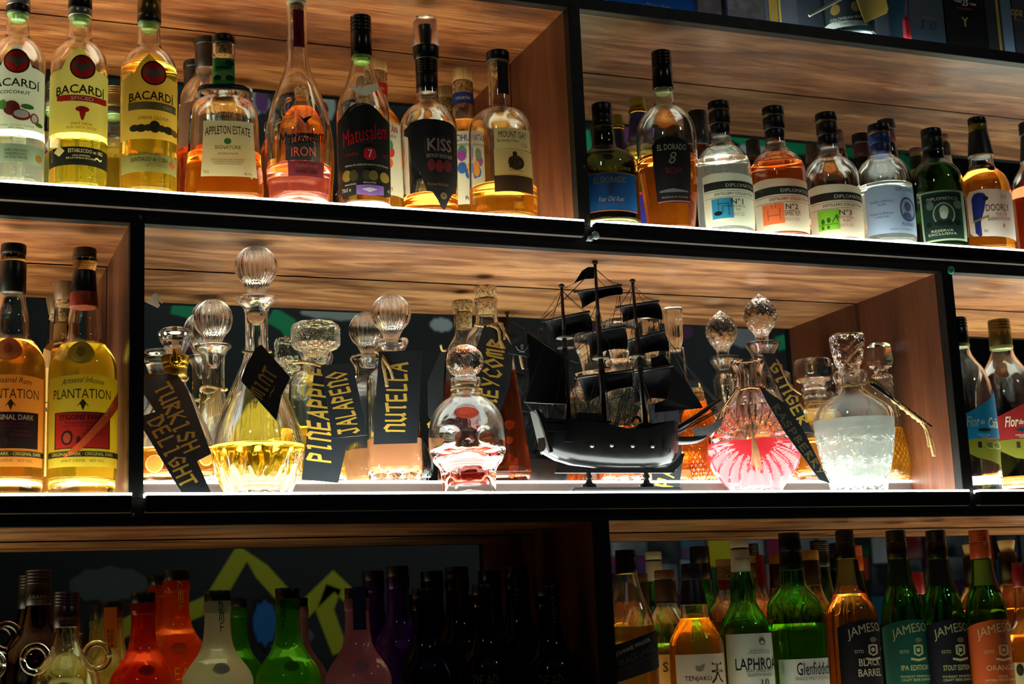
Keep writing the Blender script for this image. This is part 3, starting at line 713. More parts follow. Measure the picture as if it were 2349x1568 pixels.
b = Bot('rum_bottle', 'clear rum bottle with a black label, red script and a red number 7', 'bottle', 834, 330, .052, 'r1',
    [(140, 24), (152, 25), (190, 36), (225, 52), (248, 60), (280, 61), (465, 60), (478, 58)],
    [(40, 132, 24.5, 24.5, pbr((20, 18, 18), .25), 'cap', 5), (132, 146, 23.5, 18, pbr((140, 200, 60), .3), 'seal')], CLEAR, None, base=.012)
b.label(items=[('s', [(804, 190, 196), (815, 198, 208), (828, 204, 218), (840, 196, 220), (852, 192, 212), (866, 186, 192)], (235, 240, 220)),], tr=.5)
b.label(col=(22, 22, 22), tr=.04, top=[(776, 268, 425), (786, 262, 448), (800, 246, 447), (815, 238, 445), (834, 235, 444), (850, 238, 445), (866, 248, 447), (880, 262, 448), (895, 270, 440)], items=[
    ('t', 'Matusalem', 838, 305, 118, 36, (190, 20, 40), {'s': .35, 'b': .03, 'rot': .2}), ('t', 'CASA FUNDADA EN SANTIAGO DE CUBA', 842, 252, 80, 6, (190, 185, 160), {'arch': 16}), ('t', 'RUM', 842, 325, 26, 9, (80, 70, 50)),
    ('t', 'SOLERA', 808, 352, 34, 7, (150, 30, 35)), ('t', 'BLENDER', 886, 352, 28, 7, (150, 30, 35)), ('s', [(835, 346, 360), (841, 338, 366), (856, 338, 366), (862, 346, 360)], (190, 25, 45)), ('t', '7', 849, 352, 9, 18, (240, 240, 235)),
    ('t', 'MEDALLAS ADJUDICADAS A MATUSALEM', 844, 378, 108, 5, (210, 205, 180)), ('e', 798, 400, 10, 13, (150, 125, 50)), ('e', 813, 401, 10, 13, (70, 60, 35)), ('e', 842, 402, 10, 13, (60, 55, 40)), ('e', 856, 402, 10, 12, (110, 95, 50)), ('e', 880, 403, 10, 12, (150, 125, 50)),
    ('t', '70cl e', 797, 432, 26, 9, (190, 190, 170)), ('t', '40% vol', 890, 432, 16, 8, (160, 160, 140)), ('s', [(819, 424, 445), (849, 423, 448), (878, 424, 445)], (120, 90, 165)), ('s', [(832, 433, 434), (848, 430, 441), (864, 433, 434)], (190, 180, 210)),
    ('t', 'MEDALLA DE PLATA', 806, 421, 28, 3.5, (210, 205, 180)), ('t', 'MEDALLA DE ORO', 848, 419, 28, 3.5, (210, 205, 180))])

def cihu(lab, cx, yo, band, c1, c2, x0, x1, txt, low, Y=.212):
    b = Bot('rum_bottle', lab, 'bottle', cx, 330, Y, 'r1', [(170+yo, 24), (183+yo, 25), (186+yo, 24), (238+yo, 24), (255+yo, 32), (275+yo, 48), (300+yo, 56), (440+yo, 56)],
        [(140+yo, 166+yo, 25, 25, wood('cap_wood', 'z', (120, 90, 55), (165, 130, 85), (190, 155, 105)), 'wooden_cap'), (166+yo, 190+yo, 18, 17, cork(), 'cork')], CLEAR, (262+yo, LQ((245, 175, 60))), base=.008)
    b.label(col=band, x=(cx-34, cx+22), y=(188+yo, 214+yo), tr=.2, items=[('t', 'CIHUATÁN', cx-4, 201+yo, 36, 9, (190, 190, 190))], name='neck_band')
    its = [('t', txt, cx+14, 292+yo, 70, 20, low, {'b': .02}), ('t', 'RON DE EL SALVADOR', cx+14, 310+yo, 60, 6, K_), ('t', low and 'RUM', cx+18, 432+yo, 30, 9, low)]
    for i in range(9): its.append(('e', cx+12+18*sin(i*2.2), 350+yo+26*cos(i*1.7), 10, 13, (c1, c2, (60, 130, 90), (225, 150, 60))[i % 4], .0003+.00005*i))
    b.label(col=(222, 225, 205), x=(x0, x1), y=(278+yo, 446+yo), tr=.5, items=its)
    return b
cihu('rum bottle with a wooden cap, red neck band and orange figure on a white label', 868, 0, (170, 35, 30), (215, 80, 40), (190, 50, 40), 860, 925, 'CIHUATÁN', (150, 40, 45))
cihu('rum bottle with a wooden cap, blue neck band and blue flower on a white label', 1066, 22, (40, 50, 110), (50, 90, 160), (130, 60, 140), 1040, 1108, 'CIHUATÁN', (40, 50, 110))

b = Bot('rum_bottle', 'rum bottle with a jagged black label and a clear cup over its stopper', 'bottle', 984, 330, .054, 'r1',
    [(205, 25), (235, 26), (243, 34), (258, 52), (280, 64), (300, 66), (478, 62), (490, 60)],
    [(110, 140, 31, 28, BLACK, 'collar'), (138, 216, 26, 25, pbr((20, 18, 18), .3), 'capsule', 6)], CLEAR, (456, LQ((215, 110, 30))), base=.008)
b.cap(43, 110, 27, 31.5, glass((215, 190, 190), .25), 'cup'); b.cap(60, 110, 11, 8, pbr((35, 28, 30), .5), 'stopper')
b.label(items=[('t', 'KISS', 980, 176, 26, 14, (60, 50, 30), {'b': .03})], r=.0165, off=.0006)
b.label(col=(26, 24, 26), tr=.05, top=[(928, 288, 300), (937, 283, 308), (944, 276, 376), (962, 274, 392), (978, 272, 438), (990, 273, 440), (1002, 273, 458), (1010, 274, 474), (1018, 274, 482), (1026, 275, 460), (1036, 277, 440), (1044, 280, 436), (1049, 290, 400)],
    items=[('r', 975, 1042, 312, 349, (70, 55, 45)), ('r', 977, 1040, 314, 347, (28, 26, 28)), ('t', 'KISS', 1010, 331, 60, 30, (150, 130, 120), {'b': .05}), ('t', 'DETROIT ROCK RUM', 1010, 357, 62, 9, (175, 175, 170), {'b': .03}),
           ('e', 990, 378, 9, 14, (110, 40, 45)), ('e', 1008, 380, 9, 14, (120, 40, 40)), ('e', 1026, 378, 9, 14, (100, 40, 50)), ('t', 'Premium Black Rum', 1006, 422, 50, 7, (120, 100, 50), {'s': .3}), ('e', 1017, 448, 7, 8, (110, 100, 70)), ('t', '45', 1017, 448, 8, 6, K_)])
b = Bot('rum_bottle', 'broad shouldered rum bottle with stacked cream labels next to the side panel', 'bottle', 1151, 360, .062, 'r1',
    [(145, 25), (168, 26), (171, 25), (248, 25), (253, 32), (262, 52), (278, 68), (300, 74), (330, 75), (420, 77), (490, 78), (500, 76)],
    [(121, 143, 27, 27, BLACK, 'cap'), (143, 172, 21, 16, cork(), 'cork')], CLEAR, (436, LQ((240, 160, 35))), base=.009)
b.label(col=(45, 40, 38), x=(1142, 1166), y=(140, 214), tr=.05, name='strip_stamp')
b.label(col=(205, 200, 150), x=(1135, 1215), y=(293, 340), items=[('t', 'MOUNT GAY', 1178, 308, 68, 15, K_, {'b': .04}), ('t', 'Barbados Rum', 1167, 322, 50, 7, K_), ('t', '1703', 1202, 331, 17, 9, (160, 30, 40))])
b.label(col=(200, 190, 135), top=[(1136, 340, 438), (1180, 341, 439), (1221, 343, 441)], items=[('e', 1184, 372, 18, 17, (90, 75, 45)), ('e', 1181, 352, 5, 6, (70, 55, 30)), ('t', 'XO', 1184, 373, 36, 24, (60, 40, 25), {'b': .03}), ('t', 'TRIPLE CASK BLEND', 1184, 390, 34, 4, (60, 40, 25)), ('r', 1136, 1221, 402, 439, (70, 48, 28))])
b.label(items=[('t', 'MOUNT GAY\nDISTILLERY', 1178, 474, 88, 28, K_, {'m': glass((250, 190, 90))})])
b.label(col=(215, 205, 140), x=(1088, 1128), y=(300, 430), tr=.5, r=None, name='back_label', off=-.0032) if False else None

# ================================================================== ROW 1, other compartment
b = Bot('rum_bottle', 'dark rum bottle with a blue label partly behind the frame post', 'bottle', 1391, 440, .062, 'r1',
    [(266, 23), (285, 22), (310, 27), (335, 27), (345, 33), (355, 55), (368, 70), (385, 75), (500, 76), (512, 74)], [(240, 267, 23.5, 23.5, BLACK, 'cap'), (267, 292, 24, 23, pbr((40, 38, 34), .3), 'capsule', 3)], glass((45, 42, 12)), None, seg=40, base=.012)
b.label(col=(25, 75, 130), x=(1330, 1459), y=(395, 484), tr=.12, rough=.35, items=[('t', 'EL DORADO', 1401, 412, 76, 14, (150, 130, 80), {'b': .01}), ('t', '5', 1403, 435, 14, 26, (90, 50, 50), {'s': .3}), ('t', 'Year Old Rum', 1404, 456, 58, 12, (165, 170, 180), {'s': .45}), ('t', 'FINEST DEMERARA', 1404, 467, 60, 4, (150, 50, 60)), ('r', 1330, 1459, 395, 397.5, (150, 90, 50)), ('r', 1330, 1459, 481, 484, (150, 90, 50))])
b.label(items=[('t', 'SPECIAL RESERVE', 1408, 385, 90, 8, (150, 150, 60)), ('e', 1396, 360, 12, 6, (60, 58, 40))])
b = Bot('rum_bottle', 'gold capped bottle with a blue and red neck behind the tall shouldered rum', 'bottle', 1468, 330, .21, 'r1', [(275, 22), (300, 24), (335, 30), (345, 40), (360, 50), (500, 52)],
    [(228, 252, 19, 19, GOLDP, 'cap'), (252, 262, 22, 22, GOLD, 'ring'), (262, 340, 20, 27, pbr((28, 32, 90), .35), 'capsule')], glass((235, 225, 150)), (360, LQ((235, 215, 120))), [dict(col=(40, 40, 140), x=(1425, 1510), y=(440, 510), tr=.3, items=[('r', 1425, 1510, 440, 446, (200, 60, 60))])], seg=32)
b = Bot('rum_bottle', 'tallest rum bottle beside the post, amber below, with an arched black label', 'bottle', 1530, 340, .058, 'r1',
    [(207, 22), (240, 24), (247, 30), (262, 50), (285, 64), (310, 69), (345, 70), (400, 68), (460, 61), (512, 55), (522, 53)], [(120, 206, 23, 24, pbr((16, 15, 15), .22), 'cap', 5), (206, 216, 22.5, 20, pbr((160, 190, 130), .4), 'seal')], CLEAR, (367, LQ((240, 135, 35))), base=.008)
b.label(col=(24, 20, 22), tr=.05, top=[(1503, 330, 462), (1512, 320, 463), (1525, 314, 464), (1545, 312, 465), (1560, 315, 465), (1575, 323, 465), (1584, 334, 464)], items=[('t', 'EL DORADO', 1543, 337, 68, 14, (200, 195, 170), {'b': .02}), ('t', '8', 1544, 362, 18, 28, (150, 145, 130), {'s': .3}), ('t', 'DEMERARA', 1546, 386, 40, 3.5, (130, 50, 50)), ('t', 'RUM', 1547, 393, 34, 8, (140, 40, 40), {'b': .02}),
    ('s', [(1515, 436, 440), (1545, 432, 441), (1578, 437, 440)], (110, 110, 110)), ('t', 'PRODUCE OF GUYANA', 1550, 452, 60, 4, (150, 140, 110)), ('r', 1512, 1582, 460, 463, (170, 90, 100))])
b.label(items=[('t', '~ Superior ~\nQuality', 1540, 265, 50, 18, (220, 220, 200), {'s': .3, 'm': CLEARG})])
Bot('rum_bottle', 'dark bottle with a wide black cap behind the first pale labelled rum', 'bottle', 1607, 380, .212, 'r1', [(335, 23), (350, 28), (380, 42), (500, 43)], [(257, 300, 22, 22, BLACK, 'cap', 2), (300, 336, 24, 24, pbr((24, 22, 22), .3), 'capsule')], glass((80, 30, 12)), None, seg=32)

def dipl(lab, cx, yo, cy0, colr, num, sub, liq, xx, extra=0):
    y = yo
    b = Bot('rum_bottle', lab, 'bottle', cx, 440+y, .058, 'r1', [(308+y, 22), (330+y, 24), (334+y, 30), (337+y, 32), (341+y, 36), (352+y, 50), (370+y, 61), (392+y, 64), (518+y, 64), (530+y, 62)],
        [(236+y, 255+y, 25, 25, BLACK, 'cap'), (255+y, 259+y, 24, 24, GOLDP, 'gold_ring'), (259+y, 288+y, 25, 24, pbr((20, 19, 20), .4), 'capsule'), (288+y, 316+y, 23, 21, pbr((24, 22, 24), .35), 'capsule_foot')], CLEAR, liq, group='pale labelled collection rums', base=.01)
    x0, x1 = xx; m = (x0+x1)/2
    b.label(col=(228, 228, 205), top=[(x0, 398+y, 516+y), (x0+20, 395+y, 517+y), (x1, 400+y, 518+y)], tr=.45, items=[
        ('r', x0, x1, 415+y, 433+y, (45, 45, 40)), ('t', 'DIPLOMÁTICO', cx+42, 424+y, 84, 10, (225, 225, 205), {'b': .01}), ('t', 'DISTILLERY COLLECTION', cx+28, 444+y, 100, 6, (30, 32, 28), {'b': .03}),
        ('r', x0+2, x1, 437+y, 437.7+y, (40, 40, 36)), ('r', x0+2, x1, 451+y, 451.7+y, (40, 40, 36)), ('r', x0+19, x0+66, 454+y, 500+y, colr), ('t', num, cx+29, 462+y, 30, 13, (60, 58, 52), {'b': .03}), ('t', sub, cx+31, 477+y, 36, 13, (60, 58, 52), {'b': .02}),
        ('t', 'Bottle No 1234\nDistilled in Spain', cx+30, 492+y, 36, 8, (150, 90, 80), {'s': .3})]+([
        ('r', x0+32, x0+33, 456+y, 480+y, K_), ('r', x0+33, x0+56, 466+y, 467+y, K_), ('r', x0+55, x0+56, 466+y, 494+y, K_), ('e', x0+33, 488+y, 9, 5, K_), ('r', x0+42, x0+43, 472+y, 486+y, K_), ('r', x0+42, x0+60, 472+y, 473+y, K_)] if extra == 0 else
        [('r', x0+30, x0+31, 466+y, 492+y, (120, 60, 30)), ('r', x0+30, x0+56, 480+y, 481+y, (120, 60, 30)), ('r', x0+56, x0+57, 464+y, 492+y, (120, 60, 30)), ('r', x0+38, x0+39, 456+y, 464+y, (90, 40, 30)), ('r', x0+46, x0+47, 456+y, 464+y, (90, 40, 30))] if extra == 1 else
        [('e', x0+30, 480+y, 4, 6, (50, 90, 20)), ('e', x0+42, 478+y, 4, 6, (50, 90, 20)), ('r', x0+22, x0+62, 487+y, 488+y, (50, 90, 20)), ('s', [(x0+50, 482+y, 486+y), (x0+58, 468+y, 472+y), (x0+62, 466+y, 488+y)], (50, 90, 20)), ('e', x0+30, 494+y, 3, 4, (50, 90, 20)), ('e', x0+42, 494+y, 3, 4, (50, 90, 20))]))
    return b
dipl('clear rum bottle with a blue square on its pale label', 1662, 0, 0, (50, 140, 180), 'N°1', 'BATCH KETTLE\nRUM', (370, LQ((252, 255, 246))), (1617, 1737))
dipl('amber rum bottle with an orange square on its pale label', 1788, 12, 0, (230, 110, 60), 'N°2', 'BARBET RUM', (381, LQ((245, 115, 40))), (1734, 1856), 1)
dipl('rum bottle with a green square on its pale label', 1911, 26, 0, (125, 190, 50), 'N°3', 'POT STILL\nRUM', (505, LQ((225, 105, 35))), (1861, 1984), 2)
b = Bot('rum_bottle', 'clear rum bottle with a blue capsule and pale blue label', 'bottle', 2031, 470, .058, 'r1', [(340, 22), (358, 24), (362, 31), (366, 34), (380, 52), (400, 61), (420, 64), (548, 64), (560, 62)],
    [(288, 306, 25, 25, pbr((20, 22, 34), .3), 'cap'), (306, 310, 24.5, 24.5, GOLDP, 'gold_ring'), (310, 333, 25, 24, pbr((45, 65, 130), .35), 'capsule'), (333, 361, 23.5, 22, pbr((40, 60, 125), .35), 'capsule_foot')], CLEAR, (432, LQ((248, 254, 252))), base=.01)
b.label(col=(165, 185, 215), top=[(1990, 430, 534), (2010, 425, 534), (2100, 428, 536)], tr=.4, items=[('t', 'DIPLOMÁTICO', 2082, 434, 72, 10, (50, 60, 100), {'b': .01}), ('t', 'AGED SIPPING\nRUM', 2024, 465, 52, 13, (60, 75, 130)), ('t', 'Produced to Perfection\nin Small Casks', 2024, 492, 54, 13, (60, 75, 130), {'s': .3}),
    ('e', 2080, 480, 16, 28, (60, 75, 130)), ('e', 2080, 480, 13, 24, (175, 190, 215), .0004), ('e', 2080, 474, 7, 11, (90, 105, 150), .0005), ('e', 2080, 496, 9, 9, (90, 105, 150), .0005), ('t', 'PLANAS', 2082, 515, 34, 8, (50, 60, 110), {'b': .01}), ('t', 'PRODUCT OF VENEZUELA', 2070, 527, 54, 4, (60, 75, 130))])
b = Bot('rum_bottle', 'dark green rum bottle with a stamp edged portrait label', 'bottle', 2153, 480, .058, 'r1', [(335, 22), (368, 24), (376, 34), (390, 50), (410, 59), (435, 61), (555, 61), (568, 59)],
    [(298, 318, 23.5, 23.5, pbr((24, 30, 24), .3), 'cap'), (318, 344, 24, 24, pbr((30, 38, 30), .35), 'capsule'), (344, 372, 23, 23, pbr((26, 34, 28), .35), 'capsule_foot')], glass((22, 48, 8)), (490, LQ((60, 80, 40))), base=.01)
b.label(col=(150, 170, 140), x=(2117, 2212), y=(437, 552), tr=.15, items=[('r', 2121, 2206, 441, 548, (24, 50, 42)), ('r', 2124, 2202, 448, 461, (16, 30, 28)), ('t', 'DIPLOMÁTICO', 2163, 455, 70, 9, (190, 200, 180), {'b': .02}), ('e', 2166, 492, 24, 27, (150, 165, 145), .0004), ('e', 2166, 492, 21, 24, (40, 60, 50), .0005), ('e', 2166, 485, 10, 13, (165, 175, 150), .0006), ('e', 2166, 494, 8, 9, (190, 200, 180), .0007),
    ('s', [(2146, 510, 516), (2156, 504, 518), (2166, 508, 519), (2176, 504, 518), (2186, 510, 516)], (20, 28, 26)), ('e', 2136, 470, 8, 10, (90, 115, 95)), ('e', 2194, 470, 8, 10, (90, 115, 95)), ('r', 2130, 2140, 508, 518, (10, 16, 14)), ('r', 2191, 2201, 508, 518, (10, 16, 14)), ('t', 'RESERVA\nEXCLUSIVA', 2164, 533, 62, 13, (200, 205, 170), {'b': .01})])
b = Bot('rum_bottle', 'amber rum bottle with a blue parrot on a white label and a black neck sleeve', 'bottle', 2262, 480, .056, 'r1', [(300, 21), (340, 26), (385, 27), (395, 36), (410, 50), (428, 57), (450, 59), (565, 58), (575, 57)],
    [(272, 288, 21, 21, BLACK, 'cap'), (288, 304, 21.5, 21.5, GOLDP, 'gold_ring'), (304, 360, 22, 29, pbr((22, 24, 34), .45), 'neck_sleeve')], CLEAR, (398, LQ((245, 145, 35))), base=.01)
b.label(col=(225, 228, 230), top=[(2225, 446, 528), (2232, 434, 536), (2260, 433, 541), (2300, 436, 545), (2326, 440, 549)], tr=.4, items=[('t', 'DOORLY', 2290, 477, 56, 16, (24, 24, 34), {'b': .01}), ('t', 'X·O', 2300, 452, 17, 8, (70, 70, 75)), ('t', 'Fine Old', 2297, 492, 28, 9, (150, 40, 40), {'s': .4}), ('t', 'BARBADOS RUM', 2294, 503, 54, 8, (60, 60, 66)), ('t', 'x', 2302, 519, 7, 9, (170, 50, 45), {'b': .03}),
    ('s', [(2234, 452, 500), (2240, 442, 512), (2250, 440, 505), (2258, 442, 480), (2262, 446, 460)], (42, 50, 130)), ('s', [(2240, 495, 530), (2248, 495, 540), (2254, 500, 538)], (36, 42, 110)), ('e', 2262, 455, 6, 5, (30, 32, 40)), ('s', [(2236, 503, 507), (2270, 494, 498)], (150, 130, 60)), ('t', '70cl', 2264, 529, 9, 6, K_)])
g = MB().tube([Vector((b.X, b.Y, b.z0))+b.pt(a*2*pi/30, b.z(384)+.001*sin(a), .0022, .0165) for a in range(31)], .0018, 6); b.part(g, 'neck_cord', pbr((24, 22, 30), .7))
v, f = revolve([(0, .006), (.005, .004), (.007, 0), (.005, -.004), (0, -.006)], 10); o = mesh_obj('medallion', v, f, pbr((24, 26, 44), .5), b.root); o.location = b.pt(.55, b.z(398), .004, .026)
b = Bot('rum_bottle', 'dark amber rum bottle numbered 14, cut by the edge of the view', 'bottle', 2382, 480, .056, 'r1', [(330, 22), (375, 27), (392, 36), (410, 50), (430, 57), (575, 57)], [(283, 312, 24, 24, BLACK, 'cap'), (312, 372, 22, 29, pbr((24, 20, 20), .45), 'neck_sleeve')], CLEAR, (436, LQ((190, 60, 30))), [dict(items=[('t', '14', 2344, 332, 18, 12, (190, 170, 90)), ('t', 'DOORLY', 2348, 347, 40, 7, (190, 170, 90))], r=.017, off=.0008)], base=.01)
# the bottles at the mirror in this compartment
b = Bot('rum_bottle', 'slender dark green bottle with a maroon neck, tallest at the mirror', 'bottle', 2043, 400, .214, 'r1', [(330, 19), (380, 24), (420, 36), (540, 38)], [(277, 300, 21, 21, BLACK, 'cap'), (300, 332, 20, 19, pbr((70, 28, 34), .35), 'capsule')], glass((14, 36, 6)), None, seg=32)
b = Bot('rum_bottle', 'bottle with a brown cap bearing a white emblem, behind the green square label', 'bottle', 1927, 400, .214, 'r1', [(345, 18), (380, 24), (420, 38), (520, 40)], [(300, 322, 15, 16, pbr((70, 45, 38), .4), 'cap'), (322, 352, 17, 18, pbr((84, 56, 46), .4), 'capsule')], glass((70, 25, 10)), None, [dict(items=[('e', 1932, 322, 9, 9, (215, 210, 200)), ('e', 1932, 322, 5, 5, (84, 56, 46), .0006)], r=.0105, off=.0006)], seg=32)
0 and Bot('rum_bottle', 'dark green capped bottle between the green square label and the blue capsule', 'bottle', 1976, 420, .214, 'r1', [(352, 18), (390, 26), (430, 38), (530, 38)], [(320, 352, 16, 17, pbr((28, 40, 26), .3), 'cap', 3)], glass((90, 45, 30)), None, seg=32)
0 and Bot('rum_bottle', 'squat bottle with an orange cap and gold ring by the dark green bottle', 'bottle', 2085, 430, .214, 'r1', [(384, 15), (410, 20), (440, 34), (550, 36)], [(354, 366, 13.5, 13.5, pbr((190, 85, 40), .5), 'cap'), (366, 374, 13, 13, GOLDP, 'gold_ring'), (374, 392, 14, 14, BLACK, 'capsule')], glass((90, 60, 40)), None, seg=32)
Bot('rum_bottle', 'cream shouldered bottle with a brown cap behind the stamp label', 'bottle', 2172, 420, .214, 'r1', [(360, 16), (385, 18), (405, 30), (425, 40), (560, 42)], [(310, 324, 15, 15, pbr((90, 50, 36), .5), 'cap'), (324, 330, 14.5, 14.5, GOLDP, 'gold_ring'), (330, 382, 16, 16, BLACK, 'capsule')], glass((240, 225, 190), .2, 1.48, 0, 40, .5, (220, 205, 170)), None, seg=32)
0 and Bot('rum_bottle', 'short brown bottle with a bead top behind the blue square label', 'bottle', 1745, 420, .214, 'r1', [(356, 18), (385, 24), (420, 38), (520, 40)], [(332, 356, 17, 17, pbr((50, 34, 28), .4), 'cap')], glass((90, 50, 30)), None, seg=32)
Bot('rum_bottle', 'black capped brown bottle behind the orange square label', 'bottle', 1790, 420, .214, 'r1', [(330, 18), (370, 24), (410, 38), (520, 40)], [(290, 330, 17, 17, pbr((34, 26, 24), .4), 'cap', 2)], glass((60, 25, 10)), None, seg=32)

# ================================================================== ROW 2, side compartment: wax sealed rums
PW = pbr((20, 18, 17), .35)
def plant(lab, cx, bod, liqc, lcol, low, lowt, yo, caps, x0, x1, seal, lt):
    b = Bot('rum_bottle', lab, 'bottle', cx, 900, .066, 'r2',
        [(676+yo, 28), (700+yo, 30), (720+yo, 34), (742+yo, 38), (770+yo, 38), (785+yo, 42), (800+yo, 58), (822+yo, 71), (850+yo, 78), (1080, 78), (1100, 76), (1118, 74), (1127, 72)], caps, bod, (795+yo, liqc), base=.022)
    b.label(items=[('e', cx-4, 808+yo, 29, 26, lt[0], .0012), ('e', cx-4, 808+yo, 24, 21, lt[1], .0018), ('e', cx-4, 806+yo, 9, 12, lt[0], .0024)])
    b.label(col=lcol, top=[(x0, 862, 1068), (cx, 858, 1070), (x1, 862, 1068)], tr=.6, items=[('t', 'Artisanal Infusion' if yo == 0 else 'Artisanal Rum', cx, 875, 96, 13, K_, {'s': .3, 'arch': 5}), ('t', 'PLANTATION', cx-2, 902, 140, 22, (70, 55, 20), {'b': .0}),
        ('s', [(cx-12, 930, 932), (cx-6, 922, 926), (cx, 914, 941), (cx+6, 922, 926), (cx+12, 930, 932)], (60, 45, 20)), ('r', cx-60, cx+58, 944, 1028, (30, 26, 20)), ('r', cx-58, cx+56, 946, 1026, low), ('t', lowt, cx, 956, 106, 12, K_ if yo == 0 else (225, 180, 140), {'b': .02}),
        ('t', 'Pineapple infused rum\nmade with the finest fruit', cx-2, 972, 90, 12, (120, 20, 20), {'s': .3}), ('t', 'SMOKY\nFORMULA', cx+26, 992, 50, 14, (120, 30, 25)), ('e', cx-34, 1003, 12, 17, (60, 30, 20)), ('e', cx-34, 1003, 8, 12, (200, 80, 50), .0005), ('e', cx-10, 1010, 4, 9, (60, 30, 20)),
        ('r', x0, x1, 1034, 1047, (45, 40, 15)), ('t', 'ORIGINAL DARK · ORIGINAL DARK', cx, 1040, 150, 8, (220, 200, 110), {'b': .01}), ('t', 'SPIRIT DRINK   40% VOL', cx, 1056, 96, 6, (110, 90, 40))]+lt[2])
    return b
plant('amber rum bottle with a black wax neck and black lower label, cut by the frame', 24, CLEAR, LQ((248, 170, 50)), (235, 170, 80), (42, 24, 22), 'ORIGINAL DARK', -8,
    [(562, 584, 29, 29, BLACK, 'cap'), (584, 603, 28, 28, glass((235, 215, 90), .1), 'stopper'), (603, 674, 30, 30, PW, 'wax_neck')], -50, 94, None, ((220, 120, 60), (240, 160, 90), []))
plant('yellow rum bottle with a wooden stopper, red neck seal and red lower label', 190, CLEAR, LQ((252, 220, 50)), (245, 225, 80), (205, 45, 30), "STIGGINS' FANCY", 0,
    [(571, 594, 27, 27, wood('cap_dark', 'z', (70, 50, 30), (100, 72, 44), (120, 90, 60)), 'wooden_cap'), (594, 640, 29, 23, glass((235, 215, 90), .08), 'stopper'), (622, 678, 26, 30, PW, 'wax_neck'), (672, 706, 30.5, 33, pbr((190, 60, 35), .5), 'neck_seal')], 116, 268, None,
    ((190, 160, 40), (235, 205, 70), [('s', [(150, 1045, 1049), (185, 1010, 1032), (225, 960, 986), (258, 905, 940), (268, 885, 925)], (235, 100, 50)), ('t', 'LIMITED', 246, 934, 40, 8, (250, 220, 180), {'rot': .9})]))
b = Bot('rum_bottle', 'cork topped bottle with a cream label and a raffia tassel behind the wax sealed rums', 'bottle', 147, 900, .205, 'r2',
    [(700, 24), (740, 26), (800, 28), (812, 40), (830, 50), (1100, 50)], [(649, 690, 31, 24, wood('cap_dark', 'z', 0, 0, 0), 'cork_cap'), (690, 702, 22, 22, cork(), 'cork')], CLEAR, (760, LQ((240, 180, 90))),
    [dict(col=(225, 190, 120), x=(104, 190), y=(840, 1090), tr=.5, items=[('t', 'c2', 112, 930, 26, 60, (60, 40, 20), {'rot': 1.5}), ('t', 'RUM', 150, 1060, 50, 14, (60, 40, 20))]), dict(col=(120, 80, 40), x=(124, 172), y=(740, 796), tr=.3, items=[('t', '20', 148, 770, 14, 12, (220, 170, 80))], name='neck_label')], seg=36)
g = MB()
for i in range(9):
    a = i*.12
    g.tube([Vector((b.X, b.Y, b.z0))+b.pt(-1.1+a*.3, b.z(790), .003, .019), Vector((b.X, b.Y, b.z0))+b.pt(-1.0+a*.4, b.z(806+i), .012, .022), Vector((b.X, b.Y, b.z0))+b.pt(-1.1+a*.5, b.z(838+i*2), .010, .026)], .0011, 4)
g.tube([Vector((b.X, b.Y, b.z0))+b.pt(a*2*pi/24, b.z(792), .0015, .0185) for a in range(25)], .0018, 6, lobes=3, twist=700)
b.part(g, 'raffia_tassel', ROPE)

# ================================================================== ROW 2, other side: blue and red labelled rums
def flor(lab, cx, yo, capm, lc, x0, x1, liq, txc, Y=.065):
    b = Bot('rum_bottle', lab, 'bottle', cx, 960, Y, 'r2', [(795+yo, 25), (812+yo, 27), (830+yo, 38), (850+yo, 52), (875+yo, 62), (905+yo, 68), (940+yo, 70), (1105, 70), (1117, 67)],
        [(730+yo, 792+yo, 25, 26, capm, 'cap', 4), (790+yo, 798+yo, 26.5, 26, pbr((150, 165, 90), .35), 'neck_band')], CLEAR, liq, group='tall flor rums', base=.018)
    b.label(col=lc, top=[(x0, 956, 1007), (x0+30, 952, 1007), (x0+65, 936, 1006), (x1-5, 903, 1005), (x1+4, 890, 1004)], tr=.3, items=[('t', 'Flor', txc-24, 967, 30, 24, (240, 240, 205), {'s': .3, 'b': .03}), ('t', 'de', txc-4, 968, 11, 12, (240, 240, 205), {'s': .3, 'b': .02}), ('t', 'Caña', txc+20, 970, 38, 24, (240, 240, 205), {'s': .3, 'b': .03}),
        ('e', txc, 987, 14, 4, (30, 60, 80)), ('t', 'CARBON NEUTRAL\nCERTIFIED', txc, 1001, 32, 8, (225, 225, 200))])
    b.label(col=(120, 125, 40), top=[(x0, 1008, 1030), (x0+30, 1008, 1033), (x0+60, 1007, 1050), (x1, 1007, 1066), (x1+6, 1007, 1074)], tr=.4, items=[('e', txc+14, 1022, 11, 9, (200, 200, 120)), ('e', txc+14, 1022, 9, 7, (120, 125, 40), .0005), ('e', txc+28, 1022, 10, 9, (200, 200, 120)), ('e', txc+28, 1022, 8, 7, (120, 125, 40), .0005), ('r', txc-13, txc-5, 1014, 1028, (60, 40, 20))], name='lower_label')
    return b
flor('clear rum bottle with a black cap and a blue label, beside the frame post', 2214, 0, pbr((18, 18, 18), .25), (25, 120, 165), 2180, 2286, (1100, LQ((250, 252, 240))), 2256)
flor('clear rum bottle with a gold cap and a red label, at the view edge', 2314, 4, pbr((120, 100, 50), .3, .8), (150, 38, 40), 2268, 2390, (1098, LQ((240, 150, 50))), 2345, .134)

